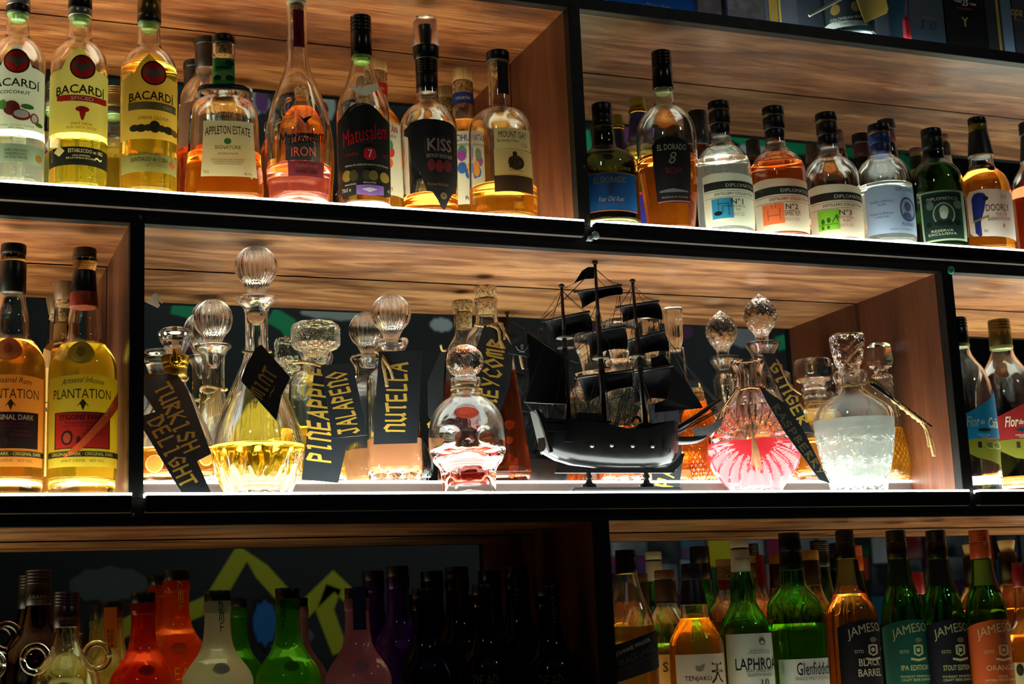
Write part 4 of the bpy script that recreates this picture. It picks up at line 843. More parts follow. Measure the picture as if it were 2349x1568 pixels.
# ================================================================== ROW 2, middle compartment: decanters
def ribs(n, a): return lambda th, z, r: 1-a*abs(sin(n*th/2))
def diamond(n, h, a):
    def m(th, z, r):
        u = th*n/(2*pi); w_ = z/h
        p = abs(((u+w_) % 1)-.5)+abs(((u-w_) % 1)-.5)
        return 1+a*(p-.5)
    return m
def ball(b, yt, yb, hw, neck, yn, mod, name='stopper', mat=CLEAR, hollow=True, **k):
    c = (yt+yb)/2; h = (yb-yt)/2; pf = []
    for i in range(1, 11):
        t = pi*i/12.5; pf.append((c-h*cos(t), hw*sin(t)))
    pf = [(yt, 0.01)]+pf+[(yn-8, neck*1.0), (yn, neck)]
    o = b.solid(pf, mat, name, mod, ch=1, seg=156, **k)
    if hollow:   # blown glass ball with an air space inside
        pr = [(0, b.z(c-h*.80))]+[(hw*.80*sin(pi*i/11)*b.k, b.z(c-h*.80*cos(pi*i/11))) for i in range(1, 11)]+[(0, b.z(c+h*.80))]
        v, f = revolve(pr, seg=72, mod=mod, rot=b.rot+.1)
        mesh_obj('air_space', v, [q[::-1] for q in f], mat, o, True)
    return o
# 1 flask with gold collar
b = Bot('decanter', 'flared glass stopper flask with a gold crested collar behind the tall black tag', 'decanter', 402, 1000, .172, 'rr', [(862, 24), (885, 26), (900, 34), (940, 55), (1000, 82), (1040, 90), (1085, 90), (1104, 84)], [(816, 834, 31, 31, GOLD, 'gold_collar'), (834, 845, 29, 28, GOLD, 'gold_collar'), (845, 864, 27, 27, pbr((170, 140, 60), .3, .9), 'gold_collar')], CLEAR, (1028, LQ((245, 150, 45))), depth=.5, base=.012)
b.solid([(751, 12), (754, 30), (762, 40), (768, 41), (775, 37), (812, 22), (818, 21)], CLEAR, 'stopper', ribs(12, .04))
g = MB()
for i in range(14):
    a = 2*pi*i/14; g.tube([Vector((b.X, b.Y, b.z0))+b.rt*(.009*cos(a))+b.d*.0205+Vector((0, 0, b.z(830)+.009*sin(a))), Vector((b.X, b.Y, b.z0))+b.rt*(.0065*cos(a))+b.d*.023+Vector((0, 0, b.z(830)+.0065*sin(a)))], .0022, 6)
g.tube([Vector((b.X, b.Y, b.z0))+b.d*.021+Vector((0, 0, b.z(q))) for q in (838, 830, 822, 806)], .0055, 8, r2=.004)
b.part(g, 'crest', GOLD, True)
b.label(items=[('e', 356, 1062, 20, 21, (240, 190, 110), .0012), ('e', 356, 1062, 17, 18, (220, 140, 50), .0016), ('e', 470, 1050, 16, 18, (240, 190, 110), .0012), ('e', 470, 1050, 13, 15, (220, 140, 50), .0016)])
# 2 small ribbed ball decanter behind
b = Bot('decanter', 'ribbed ball stopper decanter with frayed twine behind the mint decanter', 'decanter', 490, 900, .208, 'rr', [(793, 43), (798, 43), (806, 34), (816, 27), (830, 26), (900, 26), (925, 32), (960, 44), (1010, 58), (1050, 62), (1104, 52)], [], CLEAR, None, mod=lambda th, z, r: 1-.03*abs(sin(4*th)) if r < .03 else 1)
ball(b, 686, 778, 46, 17, 800, ribs(22, .09)); b.solid([(800, 16), (838, 14), (845, 9)], CLEAR, 'stopper_plug')
g = MB().tube([Vector((b.X, b.Y, b.z0))+b.pt(a*2*pi/28, b.z(893)-.003*sin(a*.45), .002, .0175) for a in range(29)], .0021, 7, lobes=3, twist=800)
for i in range(8):
    g.tube(spline([Vector((b.X, b.Y, b.z0))+b.pt(.5, b.z(894), .004, .0165), Vector((b.X, b.Y, b.z0))+b.pt(.4-i*.09, b.z(925), .010, .018), Vector((b.X, b.Y, b.z0))+b.pt(.15-i*.10+.3, b.z(952+i*2), .012, .022)], 4), .0012, 4)
b.part(g, 'twine', ROPE)
# 3 mint decanter in front
def mintm(th, z, r):
    u = (th*16/(2*pi)) % 1-.5; zz = z-ZR['r2']; a = 0
    for z0, hh, ph in ((.022, .020, 0), (.047, .018, .5)):
        uu = ((th*16/(2*pi)+ph) % 1)-.5
        t = abs(zz-z0)/hh
        if t < 1: wv = .36*(1-t*t); a = max(a, .045*max(0, 1-(abs(uu)/max(wv, .01))**2)) if abs(uu) < wv else a
    return 1-a
b = Bot('decanter', 'tall round decanter of yellow liquor with the largest ribbed ball stopper', 'decanter', 591, 1000, .074, 'r2', [(683, 48), (688, 49), (696, 40), (706, 30), (720, 26), (800, 26), (825, 31), (850, 42), (890, 60), (940, 82), (985, 99), (1025, 107), (1060, 104), (1100, 91), (1130, 76)], [], CLEAR, (1024, LQ((244, 186, 24), .06)), mod=mintm, modin=0, seg=144, res=.0025, base=.018, wall=.0085, punt=.4)
ball(b, 564, 660, 51, 17, 690, ribs(24, .09)); b.solid([(690, 16), (738, 15), (747, 9)], CLEAR, 'stopper_plug')
# 4 block stopper decanter
b = Bot('decanter', 'square decanter with an octagonal block stopper behind the two dark tags', 'decanter', 727, 950, .192, 'rr', [(812, 38), (818, 41), (830, 36), (842, 34), (850, 36), (868, 56), (890, 62), (1095, 66), (1104, 62)], [], CLEARG, (985, LQ((250, 185, 40))), n=4, rot=-1.9, base=.014)
b.solid([(741, 47), (745, 53), (754, 57), (790, 57), (800, 50), (806, 34), (818, 28), (834, 26)], glass((240, 250, 225), 0, 1.48, .5, 160), 'stopper', None, 8, smooth=False, ch=0, rot=-1.75)
# 5 ball stopper square cut decanter
def cutsq(th, z, r):
    zz = z-ZR['rr']
    if zz < .055: 
        u = th*12/(2*pi); w_ = zz/.03; p = abs(((u+w_) % 1)-.5)+abs(((u-w_) % 1)-.5); return 1+.05*(p-.5)*(1 if zz < .035 else .6)
    return 1
b = Bot('decanter', 'square cut crystal decanter with a ribbed ball stopper and milky orange liquor', 'decanter', 903, 960, .190, 'rr', [(781, 37), (786, 39), (796, 34), (806, 28), (830, 27), (845, 34), (862, 56), (880, 61), (1000, 62), (1050, 62), (1098, 60), (1104, 58)], [], CLEAR, (1011, LQ((250, 200, 150), .7, (222, 165, 122))), n=4, rot=-1.85, mod=cutsq, modin=0, seg=96, res=.004, base=.02, smooth=False, wall=.006)
ball(b, 674, 764, 47, 16, 786, ribs(24, .09)); b.solid([(786, 17), (802, 20), (812, 12)], CLEAR, 'stopper_plug')
# 6 cork flask
b = Bot('liqueur_bottle', 'wide shouldered cork flask of red brown liqueur between the skull and the ship', 'bottle', 1125, 960, .200, 'rr', [(684, 26), (690, 28), (700, 25), (738, 26), (752, 34), (772, 50), (800, 58), (860, 64), (1000, 80), (1085, 90), (1104, 86)], [(657, 684, 26, 24, cork(), 'cork'), (686, 722, 22, 21, cork(), 'cork')], CLEAR, (852, LQ((150, 70, 25), .35, (95, 34, 10))), base=.012, depth=.48)
g = MB()
for i in range(9):
    c_ = Vector((b.X, b.Y, b.z0))+b.pt(.45+.05*(i % 3), b.z(1050+i*6-(60 if i == 4 else 0)-(120 if i == 8 else 0)), -.012); r_ = .004+.0022*(i % 3)
    v, f = revolve([(0, r_), (r_*.8, r_*.6), (r_, 0), (r_*.8, -r_*.6), (0, -r_)], 8, mod=lambda th, z, r: 1+.25*sin(5*th+9*z*1000)); g.add([Vector(q)+c_ for q in v], f)
b.part(g, 'fruit_pieces', glass((250, 150, 40), .2, 1.4, 0, 40, .6, (240, 120, 20))); 
# 7 skull
SK = {}
def skm(th, z, r):
    t = (th+pi) % (2*pi)-pi; e = lambda a, s_: math.exp(-(a/s_)**2)
    Z = SK
    a = 0
    for s_ in (-1, 1):
        a -= .24*e(t-s_*.50, .25)*e(z-Z['eye'], .0125)
        a += .12*e(t-s_*.95, .3)*e(z-Z['chk'], .008)
        a += .06*e(t-s_*.48, .4)*e(z-Z['brow'], .006)
    a -= .2*e(t, .15)*e(z-Z['nose'], .010)
    a -= .07*e(abs(t)-.75, .25)*e(z-Z['mou'], .012)
    if abs(t) < .62: a += .018*abs(sin(t*11))*e(z-Z['mou'], .010)
    a += .10*e(t-pi, .9)*e(z-Z['eye'], .03)
    return 1+a
Ysk = .078; Psk = at(1072, 1000, Ysk)
for k_, py in (('eye', 1000), ('brow', 975), ('chk', 1046), ('nose', 1022), ('mou', 1078)): SK[k_] = zaxis(Psk.x, Ysk-.045, py)
b = Bot('skull_decanter', 'clear glass skull shaped decanter with a little red liquor in its jaw', 'decanter', 1072, 1000, Ysk, 'r2', [(868, 35), (873, 37), (884, 36), (888, 33), (896, 35), (905, 34), (912, 44), (925, 63), (945, 78), (975, 87), (1010, 90), (1040, 87), (1058, 80), (1072, 66), (1090, 62), (1110, 62), (1128, 60)], [], CLEARG, (1052, LQ((190, 36, 20), .12, (120, 20, 12))), mod=skm, modin=.35, seg=144, res=.0025, base=.018, wall=lambda z: .004+.015*max(0, min(1, (.068-z)/.014)), punt=.5)
def gem(th, z, r): 
    u = th*12/(2*pi); w_ = z/.012; return 1+.05*(abs((u+w_) % 1-.5)+abs((u-w_) % 1-.5)-.5)
ball(b, 790, 868, 44, 24, 868, gem, hollow=False, res=.002, smooth=False); b.solid([(866, 26), (872, 28), (890, 22), (905, 18)], CLEARG, 'stopper_plug')
g = MB().tube([Vector((b.X, b.Y, b.z0))+b.pt(a*2*pi/30, b.z(893), .0016, .0205) for a in range(31)], .0017, 7, lobes=3, twist=900)
b.part(g, 'twine', ROPE)
bk = b
# 8 bottles behind the ship
b = Bot('decanter', 'cut glass decanter with a fluted stopper, behind the fore sails of the ship', 'decanter', 1432, 950, .198, 'rr', [(828, 36), (840, 32), (852, 34), (872, 58), (900, 62), (1090, 62), (1104, 58)], [], glass((240, 245, 225)), (985, LQ((245, 120, 45))), n=4, rot=-1.9, modin=0, wall=.005, mod=diamond(14, .035, .05), seg=112, res=.004, smooth=False)
b.solid([(735, 38), (742, 44), (756, 42), (806, 26), (830, 24)], CLEARG, 'stopper', ribs(16, .06))
b = Bot('decanter', 'slim decanter with a tall tumbler shaped stopper, behind the ship fore mast top', 'decanter', 1558, 950, .212, 'rr', [(800, 20), (820, 21), (880, 24), (905, 32), (930, 36), (1104, 36)], [], CLEARG, (1040, LQ((245, 140, 40))), n=4, rot=-1.9, base=.01)
b.solid([(705, 22), (712, 23), (740, 21), (782, 20), (790, 16), (806, 14)], CLEARG, 'stopper', ribs(12, .07))
b = Bot('decanter', 'hobnail amber decanter between the bowsprit and the pink decanter', 'decanter', 1603, 1000, .196, 'rr', [(905, 18), (925, 20), (940, 30), (960, 38), (1060, 40), (1104, 36)], [(890, 906, 16, 14, cork(), 'cork')], glass((250, 200, 110)), (925, LQ((245, 140, 30))), modin=0, wall=.004, mod=diamond(22, .014, .07), seg=132, res=.002, smooth=False)
# 9 pointed stopper decanter on the riser
b = Bot('decanter', 'decanter with a pointed faceted egg stopper standing behind the pink one', 'decanter', 1757, 900, .186, 'rr', [(787, 41), (792, 41), (802, 33), (812, 27), (830, 26), (838, 29), (845, 26), (852, 29), (860, 26), (900, 28), (940, 46), (1000, 66), (1104, 58)], [], CLEARG, (1000, LQ((240, 130, 60))), mod=None)
b.solid([(673, .2), (682, 12), (694, 27), (710, 37), (728, 39), (748, 31), (762, 20), (770, 15), (790, 15), (815, 13)], CLEAR, 'stopper', diamond(10, .022, .08), 80, res=.003, smooth=False)
# 10 pink decanter
Pp = at(1726, 1010, .09)
def burst(th, z, r):
    t = (th+pi) % (2*pi)-pi; zc = zaxis(Pp.x, .04, 1005)
    u = t*.062; v_ = z-zc; ro = sqrt(u*u+v_*v_)
    if z > zc+.062: return 1
    if ro < .026: return 1-.05*(1-(ro/.026)**2)
    ph = atan2(v_, u); k_ = min(1, (ro-.026)/.015)*max(0, 1-max(0, ro-.075)/.03)
    return 1-.12*k_*abs(((ph*24/(2*pi)) % 1)-.5)*2
b = Bot('decanter', 'round starburst cut decanter half full of pink liquor, without a stopper', 'decanter', 1727, 1010, .090, 'r2', [(826, 38), (832, 40), (846, 33), (858, 30), (872, 31), (888, 33), (905, 45), (935, 66), (970, 88), (1010, 104), (1040, 107), (1065, 103), (1095, 84), (1115, 66), (1127, 58)], [], glass((255, 240, 240)), (1014, LQ((255, 130, 140), .55, (255, 90, 105))), mod=burst, modin=0, seg=180, res=.002, base=.018, smooth=False, depth=.6, wall=.009)
g = MB().tube([Vector((b.X, b.Y, b.z0))+b.pt(a*2*pi/30, b.z(893)+.002*sin(a*.4), .0014, .0195) for a in range(31)], .0017, 7, lobes=3, twist=900)
q0 = Vector((b.X, b.Y, b.z0))
g.tube(spline([q0+b.pt(-.1, b.z(893), .003, .0195), q0+b.pt(.0, b.z(950), .004, .030), q0+b.pt(.02, b.z(1020), .003), q0+b.pt(.05, b.z(1085), .003)], 8), .0019, 7, lobes=3, twist=900)
for i in range(7): g.tube(spline([q0+b.pt(.0, b.z(1000), .006), q0+b.pt(-.02+i*.02, b.z(1040), .007), q0+b.pt(-.08+i*.04, b.z(1072+i*2), .008)], 3), .0008, 4)
for i in range(12): g.tube(spline([q0+b.pt(-.5, b.z(893), .003, .0195), q0+b.pt(-.75, b.z(915), .012, .022+i*.0008), q0+b.pt(-1.0+i*.03, b.z(950+i), .012, .030+i*.001)], 4), .0008, 4)
b.part(g, 'twine', pbr((165, 120, 75), .8))
# 11 low block stopper decanter
b = Bot('decanter', 'small decanter with a wide clear drum stopper behind the white one', 'decanter', 1877, 1000, .188, 'rr', [(888, 28), (893, 30), (898, 24), (908, 30), (914, 24), (935, 26), (945, 44), (965, 60), (1095, 60), (1104, 56)], [], CLEARG, (1011, LQ((245, 150, 40))), n=4, rot=-2.0, base=.018)
b.solid([(826, 40), (830, 44), (868, 43), (874, 38), (878, 26), (892, 22)], CLEARG, 'stopper', None, 48)
g = MB().tube([Vector((b.X, b.Y, b.z0))+b.pt(a*2*pi/30, b.z(922), .0016, .0165) for a in range(31)], .0019, 7, lobes=3, twist=900)
for i in range(8): g.tube(spline([Vector((b.X, b.Y, b.z0))+b.pt(-.4, b.z(922), .002, .0165), Vector((b.X, b.Y, b.z0))+b.pt(-.7-i*.05, b.z(940), .006, .022), Vector((b.X, b.Y, b.z0))+b.pt(-.9-i*.05, b.z(958), .004, .032)], 4), .001, 4)
b.part(g, 'twine', ROPE)
b = Bot('decanter', 'amber cut decanter with a hexagonal stopper tucked behind the white one', 'decanter', 2034, 1000, .162, 'rr', [(860, 22), (866, 25), (874, 22), (882, 26), (890, 22), (915, 26), (940, 32), (1000, 40), (1060, 50), (1085, 50), (1104, 40)], [], CLEARG, (985, LQ((250, 170, 30))), modin=0, wall=.004, mod=diamond(24, .014, .05), seg=96, res=.003, smooth=False)
b.solid([(788, 20), (795, 30), (830, 34), (842, 28), (848, 18), (864, 16)], CLEARG, 'stopper', None, 6, smooth=False, ch=0)
# 12 white decanter
def stars(th, z, r):
    zz = z-ZR['r2']
    if zz > .108: return 1
    u = th*9/(2*pi)*1.0; v_ = zz/.036; row = math.floor(v_); uu = (u+.5*(row % 2)) % 1-.5; vv = (v_ % 1)-.5
    ro = sqrt(uu*uu+vv*vv); ph = atan2(vv, uu)
    s_ = abs(((ph*8/(2*pi)) % 1)-.5)*2
    return 1+.06*(max(abs(uu), abs(vv))*1.6-.6)+.11*(s_-.5)*max(0, 1-ro/.8)
b = Bot('decanter', 'urn shaped star cut decanter of pale milky liquor with a square cut stopper', 'decanter', 1961, 1000, .062, 'r2', [(850, 34), (855, 38), (866, 39), (874, 35), (882, 33), (895, 34), (905, 42), (920, 64), (938, 85), (955, 92), (980, 91), (1020, 86), (1060, 78), (1100, 68), (1127, 62)], [], glass((246, 254, 250)), (962, LQ((250, 255, 250), .55, (250, 255, 248))), mod=stars, modin=0, seg=216, res=.0016, base=.012, smooth=False, depth=.62, wall=.007)
b.solid([(768, 34), (772, 37), (800, 35), (836, 28), (842, 22), (852, 22), (862, 20)], CLEAR, 'stopper', diamond(8, .02, .09), 80, n=4, res=.002, smooth=False, rot=-1.9)
bw = b
g = MB().tube([Vector((b.X, b.Y, b.z0))+b.pt(a*2*pi/30, b.z(880)-.002*a/30*2, .0016, .0205) for a in range(31)], .0018, 7, lobes=3, twist=900)
b.part(g, 'twine', ROPE)

# ------------------------------------------------------------------ hand lettered black tags
CARD = pbr((30, 34, 38), .5); INK = pbr((216, 174, 66), .45, .15)
def gift_tag(lab, poly, yf, lines, knot=None, ink=INK, th=.0007):
    ya = min(poly, key=lambda q: q[1]); yb = max(poly, key=lambda q: q[1])
    A = at(ya[0], ya[1], yf(*ya)); B_ = at(yb[0], yb[1], yf(*yb)); C_ = at(ya[0]+60, ya[1], yf(ya[0]+60, ya[1]))
    pn = (B_-A).cross(C_-A).normalized()
    def on(x, y):
        d = FW*F + RT*(x-1174.5) - UP*(y-784)
        return CAM+d*((A-CAM).dot(pn)/d.dot(pn))
    P = [on(x, y) for x, y in poly]
    c0 = sum(P, Vector())/len(P)
    r_ = root('gift_tag', lab, 'tag', tuple(c0))
    n = Vector((0, 0, 0))
    for i in range(len(P)): n += (P[i]-c0).cross(P[(i+1) % len(P)]-c0)
    n.normalize()
    if n.dot(CAM-c0) < 0: n = -n
    k = len(P); v = [p for p in P]+[p-n*th for p in P]
    g = MB().add(v, [tuple(range(k)), tuple(range(2*k-1, k-1, -1))]+[(i, i+k, (i+1) % k+k, (i+1) % k) for i in range(k)])
    bm = bmesh.new(); bv = [bm.verts.new(x-c0) for x in v]
    for f in g.f: bm.faces.new([bv[i] for i in f])
    bmesh.ops.recalc_face_normals(bm, faces=bm.faces); me = bpy.data.meshes.new('card'); bm.to_mesh(me); bm.free(); me.materials.append(CARD)
    o = bpy.data.objects.new('card', me); COL.objects.link(o); o.parent = r_
    L = MB()
    for tx, a, b_, up in lines:
        tv, tf = pen_text(tx, .165)
        vv = []
        for qi, (u, w_) in enumerate(tv):
            x = a[0]+(b_[0]-a[0])*u+up[0]*w_; y = a[1]+(b_[1]-a[1])*u+up[1]*w_
            vv.append(on(x, y)+n*(.0003+.00005*((qi//4) % 7)))
        L.add(vv, tf)
    if lines: L.out('lettering', ink, o if False else r_).parent = r_
    if knot:
        g = MB()
        for kk in knot: g.tube(spline([at(*p) for p in kk[0]], 8), kk[1], 7, r2=kk[2], lobes=3, twist=850)
        g.out('twine', ROPE, r_, True)
    return r_
def lf(y0, Y0, y1, Y1, gx=0, xc=0): return lambda x, y: Y0+(Y1-Y0)*(y-y0)/(y1-y0)+gx*(x-xc)
gift_tag('longest black tag in the compartment, with two rows of gold hand lettering', [(320, 868), (404, 853), (430, 892), (485, 1040), (452, 1057), (485, 1131), (417, 1131), (324, 975), (324, 954), (357, 944), (322, 890)], lf(853, .160, 1131, .006),
    [('TURKISH', (353, 889), (426, 1044), (34, -15)), ('DELIGHT', (338, 966), (420, 1124), (33, -15))], [([(396, 866, .162), (408, 868, .156), (424, 872, .170), (430, 866, .185)], .0022, .0022), ([(394, 868, .165), (398, 862, .185)], .0022, .0022)])
gift_tag('kite shaped black tag with gold lettering on the round mint decanter', [(600, 790), (666, 865), (646, 907), (634, 964), (553, 873), (556, 860), (566, 835), (585, 800)], lf(790, .050, 964, .004),
    [('MINT', (600, 916), (637, 856), (-27, -19)), ('~', (622, 913), (636, 884), (-9, -5))], [([(556, 805, .062), (575, 808, .052), (595, 808, .053), (622, 806, .064)], .0021, .0021)])
gift_tag('long slate tag with gold lettering, lower end on the step edge, behind a shorter one', [(722, 841), (762, 843), (799, 1007), (776, 1107), (692, 1099), (705, 990)], lf(841, .148, 1107, .118),
    [('PINEAPPLE', (757, 1062), (757, 840), (-50, -6))], [([(672, 832, .172), (700, 830, .160), (725, 835, .158), (738, 840, .150)], .0021, .0021)])
gift_tag('short black tag with gold lettering overlapping the slate one', [(737, 838), (808, 831), (843, 997), (762, 1005)], lf(831, .128, 1005, .104),
    [('JALAPENO', (822, 990), (790, 846), (-42, 8))])
gift_tag('rectangular black tag with gold lettering on the square crystal decanter', [(869, 805), (970, 804), (957, 1016), (857, 1019)], lf(804, .120, 1018, .106),
    [('NUTELLA', (927, 990), (934, 828), (-43, 0))], [([(862, 804, .165), (872, 812, .130), (880, 840, .116), (884, 860, .113), (888, 886, .111)], .0030, .0026), ([(872, 806, .130), (884, 828, .114), (896, 850, .112), (901, 868, .111)], .0028, .0022), ([(862, 806, .165), (868, 800, .180)], .0028, .0028)])
gift_tag('black tag with gold lettering leaning on the cork flask behind the skull', [(1111, 746), (1142, 741), (1178, 800), (1170, 880), (1147, 944), (1095, 900), (1085, 820)], lf(741, .150, 944, .128),
    [('NEYCOMB', (1136, 936), (1160, 778), (-38, -7))], [([(1090, 744, .17), (1112, 748, .152), (1138, 742, .147)], .0020, .0020), ([(1128, 746, .147), (1143, 755, .143), (1147, 780, .142), (1152, 798, .142)], .0026, .0022), ([(1138, 742, .147), (1150, 742, .145), (1156, 760, .143), (1157, 778, .142)], .0024, .0018), ([(1193, 815, .16), (1197, 835, .158), (1200, 846, .157)], .0022, .0018)])
gift_tag('narrow green black tag with gold lettering hanging from the pointed stopper decanter', [(1748, 809), (1776, 810), (1787, 828), (1866, 992), (1829, 990)], lf(809, .120, 992, .098),
    [('GINGER', (1764, 838), (1836, 984), (23, -11))], [([(1772, 818, .125), (1785, 830, .117), (1800, 862, .11), (1812, 885, .11), (1838, 904, .108)], .0022, .0014)])
gift_tag('leaf shaped black tag with faint script between the pink and white decanters', [(1741, 884), (1800, 924), (1840, 980), (1904, 1108), (1880, 1100), (1800, 990), (1757, 918)], lf(884, .050, 1106, .016),
    [('RASPBERRY', (1770, 934), (1882, 1094), (13, -9))], [([(1700, 893, .05), (1720, 888, .046), (1741, 890, .05)], .0016, .0016)], pbr((120, 105, 60), .5))
gift_tag('slate tag hanging behind the ship stand with two gold letters', [(1488, 925), (1555, 925), (1566, 1060), (1557, 1127), (1497, 1127), (1492, 1000)], lf(925, .145, 1127, .1345),
    [('PA', (1541, 1120), (1549, 1070), (-37, -6))])
# the edge-on tag and dark braid of the white decanter
gift_tag('dark edge-on tag with a plaited cord and frayed end, against the side panel', [(1990, 878), (2000, 872), (2140, 977), (2136, 979)], lambda x, y: .045-(x-1990)*.00006,
    [], [([(1988, 872, .046), (2010, 880, .048), (2050, 915, .045), (2090, 948, .042), (2122, 972, .040)], .0052, .0042), ([(2116, 970, .040), (2128, 990, .038), (2136, 1020, .036), (2142, 1046, .035)], .0030, .0022), ([(2120, 975, .040), (2126, 1000, .038), (2130, 1025, .038)], .0016, .0008), ([(2122, 985, .040), (2140, 1010, .035), (2146, 1046, .034)], .0014, .0008)])
g = None

# ================================================================== the black sailing ship model
YS = .062
sh = root('ship_model', 'black wooden model of a three masted pirate ship on a stand', 'ship model', tuple(at(1380, 1100, YS)))
SO = Vector(sh['_o'])
HUL = pbr((11, 10, 10), .3, 0, .35, .15); SAIL = pbr((9, 9, 10), .7, 0, .2); MAST = pbr((26, 18, 14), .45); RIG = pbr((40, 32, 28), .7)
def S_(cx, cy, Y=None): return at(1160+cx/2.45, 560+cy/2.45, YS if Y is None else Y)
# hull: sections from stern to bow (crop x, sheer y, keel y, half breadth)
secs = [(205, 985, 1165, .020), (232, 990, 1182, .026), (290, 1000, 1212, .031), (380, 1010, 1238, .034), (500, 1020, 1254, .035), (620, 1050, 1260, .035), (740, 1052, 1260, .034), (840, 1020, 1256, .030), (905, 1000, 1244, .023), (945, 1005, 1215, .013), (966, 1060, 1180, .004)]
g = MB(); NP = 17; v = []
for (cx, sy, ky, hb) in secs:
    T = S_(cx, sy); K = S_(cx, ky); 
    for j in range(NP):
        a = pi*j/(NP-1)     # from far rail round the keel to the near rail
        yy = cos(a); dz = sin(a)
        y_ = hb*math.copysign(abs(yy)**.55, yy)
        z_ = T.z+(K.z-T.z)*(dz**.75)
        x_ = T.x+(K.x-T.x)*dz
        v.append((x_, YS+y_, z_))
f = []
for i in range(len(secs)-1):
    for j in range(NP-1): f.append((i*NP+j, i*NP+j+1, (i+1)*NP+j+1, (i+1)*NP+j))
    f.append((i*NP, (i+1)*NP, (i+1)*NP+NP-1, i*NP+NP-1))
f.append(tuple(range(NP))); f.append(tuple(len(v)-1-j for j in range(NP)))
g.add(v, f)
hull = g.out('hull', HUL, sh, True)
bm = bmesh.new(); bm.from_mesh(hull.data); bmesh.ops.recalc_face_normals(bm, faces=bm.faces); bm.to_mesh(hull.data); bm.free()
hull.data.set_sharp_from_angle(angle=math.radians(55))
def slab(name, pts, yc, th, mat, par=sh):
    A = [S_(x, y, yc) for x, y in pts]; k = len(A)
    v = [(p.x, p.y-th, p.z) for p in A]+[(p.x, p.y+th, p.z) for p in A]
    m = MB().add(v, [tuple(range(k)), tuple(range(2*k-1, k-1, -1))]+[(i, i+k, (i+1) % k+k, (i+1) % k) for i in range(k)])
    return m.out(name, mat, par)
# stern transom, its grey paints in the light on it, keel board, rails, beak
A = [S_(190, 942, YS+.022), S_(225, 1000, YS), S_(258, 1168, YS), S_(200, 1160, YS+.02)]
P1 = S_(205, 985); P2 = S_(250, 1170)
g = MB(); x_ = P1.x-.006
q = [(x_-.004, YS-.022, P1.z+.012), (x_-.004, YS+.024, P1.z+.016), (x_+.010, YS+.022, P2.z), (x_+.010, YS-.020, P2.z-.002)]
g.add(q+[(a+.003, b_, c_) for a, b_, c_ in q], [(0, 1, 2, 3), (7, 6, 5, 4), (0, 4, 5, 1), (1, 5, 6, 2), (2, 6, 7, 3), (3, 7, 4, 0)])
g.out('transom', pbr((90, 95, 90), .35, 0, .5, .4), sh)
slab('transom_frame', [(165, 930), (190, 935), (225, 985), (262, 1165), (245, 1172), (215, 1060), (190, 985)], YS-.026, .003, HUL)
slab('keel_board', [(292, 1225), (330, 1240), (480, 1256), (900, 1258), (960, 1215), (990, 1175), (1000, 1178), (985, 1230), (935, 1285), (277, 1285)], YS, .0035, HUL)
for yy in (-.034, .034):
    slab('rail_board', [(222, 978), (590, 994), (590, 1008), (222, 994)], YS+yy*.9, .0014, HUL)
    slab('rail_board', [(222, 1004), (600, 1034), (600, 1056), (230, 1050)], YS+yy*.9, .0014, HUL)
    slab('bow_rail', [(790, 1012), (942, 990), (946, 1062), (700, 1060)], YS+yy*.62, .0014, HUL)
    for i in range(9): slab('rail_post', [(240+i*40, 985), (246+i*40, 985), (246+i*40, 1015), (240+i*40, 1015)], YS+yy*.9, .0010, HUL)
slab('deck_house', [(395, 950), (520, 958), (535, 1000), (390, 1000)], YS+.004, .014, pbr((20, 18, 17), .4))
slab('cabin_window', [(513, 1010), (545, 1010), (545, 1030), (513, 1030)], YS-.0325, .0012, pbr((150, 160, 158), .4))
slab('side_box', [(340, 1060), (378, 1066), (380, 1112), (330, 1108)], YS-.036, .003, HUL)
slab('deck_stair', [(690, 1055), (740, 1010), (800, 1005), (800, 1056)], YS-.004, .010, HUL)
g = MB().tube([S_(735+22*cos(a), 1000-30*sin(a), YS-.012) for a in [i*pi/10 for i in range(11)]], .0024, 6); g.out('belfry', HUL, sh)
g = MB().tube(spline([S_(945, 1100), S_(1040, 1100), S_(1105, 1085), S_(1130, 1060), S_(1150, 1062)], 6), .0075, 8, r2=.003); g.out('figurehead', HUL, sh, True)
g = MB().tube([S_(930, 1062), S_(1060, 975), S_(1205, 872)], .0050, 8, r2=.0032); g.out('bowsprit', MAST, sh, True)
for dx in (0, 1):
    g = MB().tube([S_(945, 1068+dx*6, YS-.008), S_(1075, 990+dx*14, YS-.008), S_(1200, 925+dx*12, YS-.006)], .0012, 5); g.out('bow_stay', MAST, sh)
# rolled spritsail under the bowsprit
g = MB(); v = []
for i in range(9):
    t = i/8
    for j in range(9):
        u = j/8; a = S_(1050+165*t, 1030-60*t, YS-.014); b_ = S_(1085+120*t, 1060-75*t, YS+.012)
        p = a.lerp(b_, u); p.z -= .012*sin(pi*u)+.006*sin(pi*t); v.append(p)
g.add(v, [(i*9+j, i*9+j+1, (i+1)*9+j+1, (i+1)*9+j) for i in range(8) for j in range(8)]); g.out('spritsail', SAIL, sh, True)
# gun ports with pale muzzles
for cx, cy in ((485, 1133), (595, 1130), (713, 1133), (825, 1135)):
    c_ = S_(cx, cy, YS-.0345 if cx < 800 else YS-.0325); vv, ff = revolve([(0, .0036), (.0022, .003), (.0030, .0008), (.0030, -.001), (0, -.0012)], 12)
    MB().add([Vector((p[0], -p[2], p[1]))+c_ for p in vv], ff).out('gun_muzzle', pbr((140, 138, 125), .3, .6), sh, True)
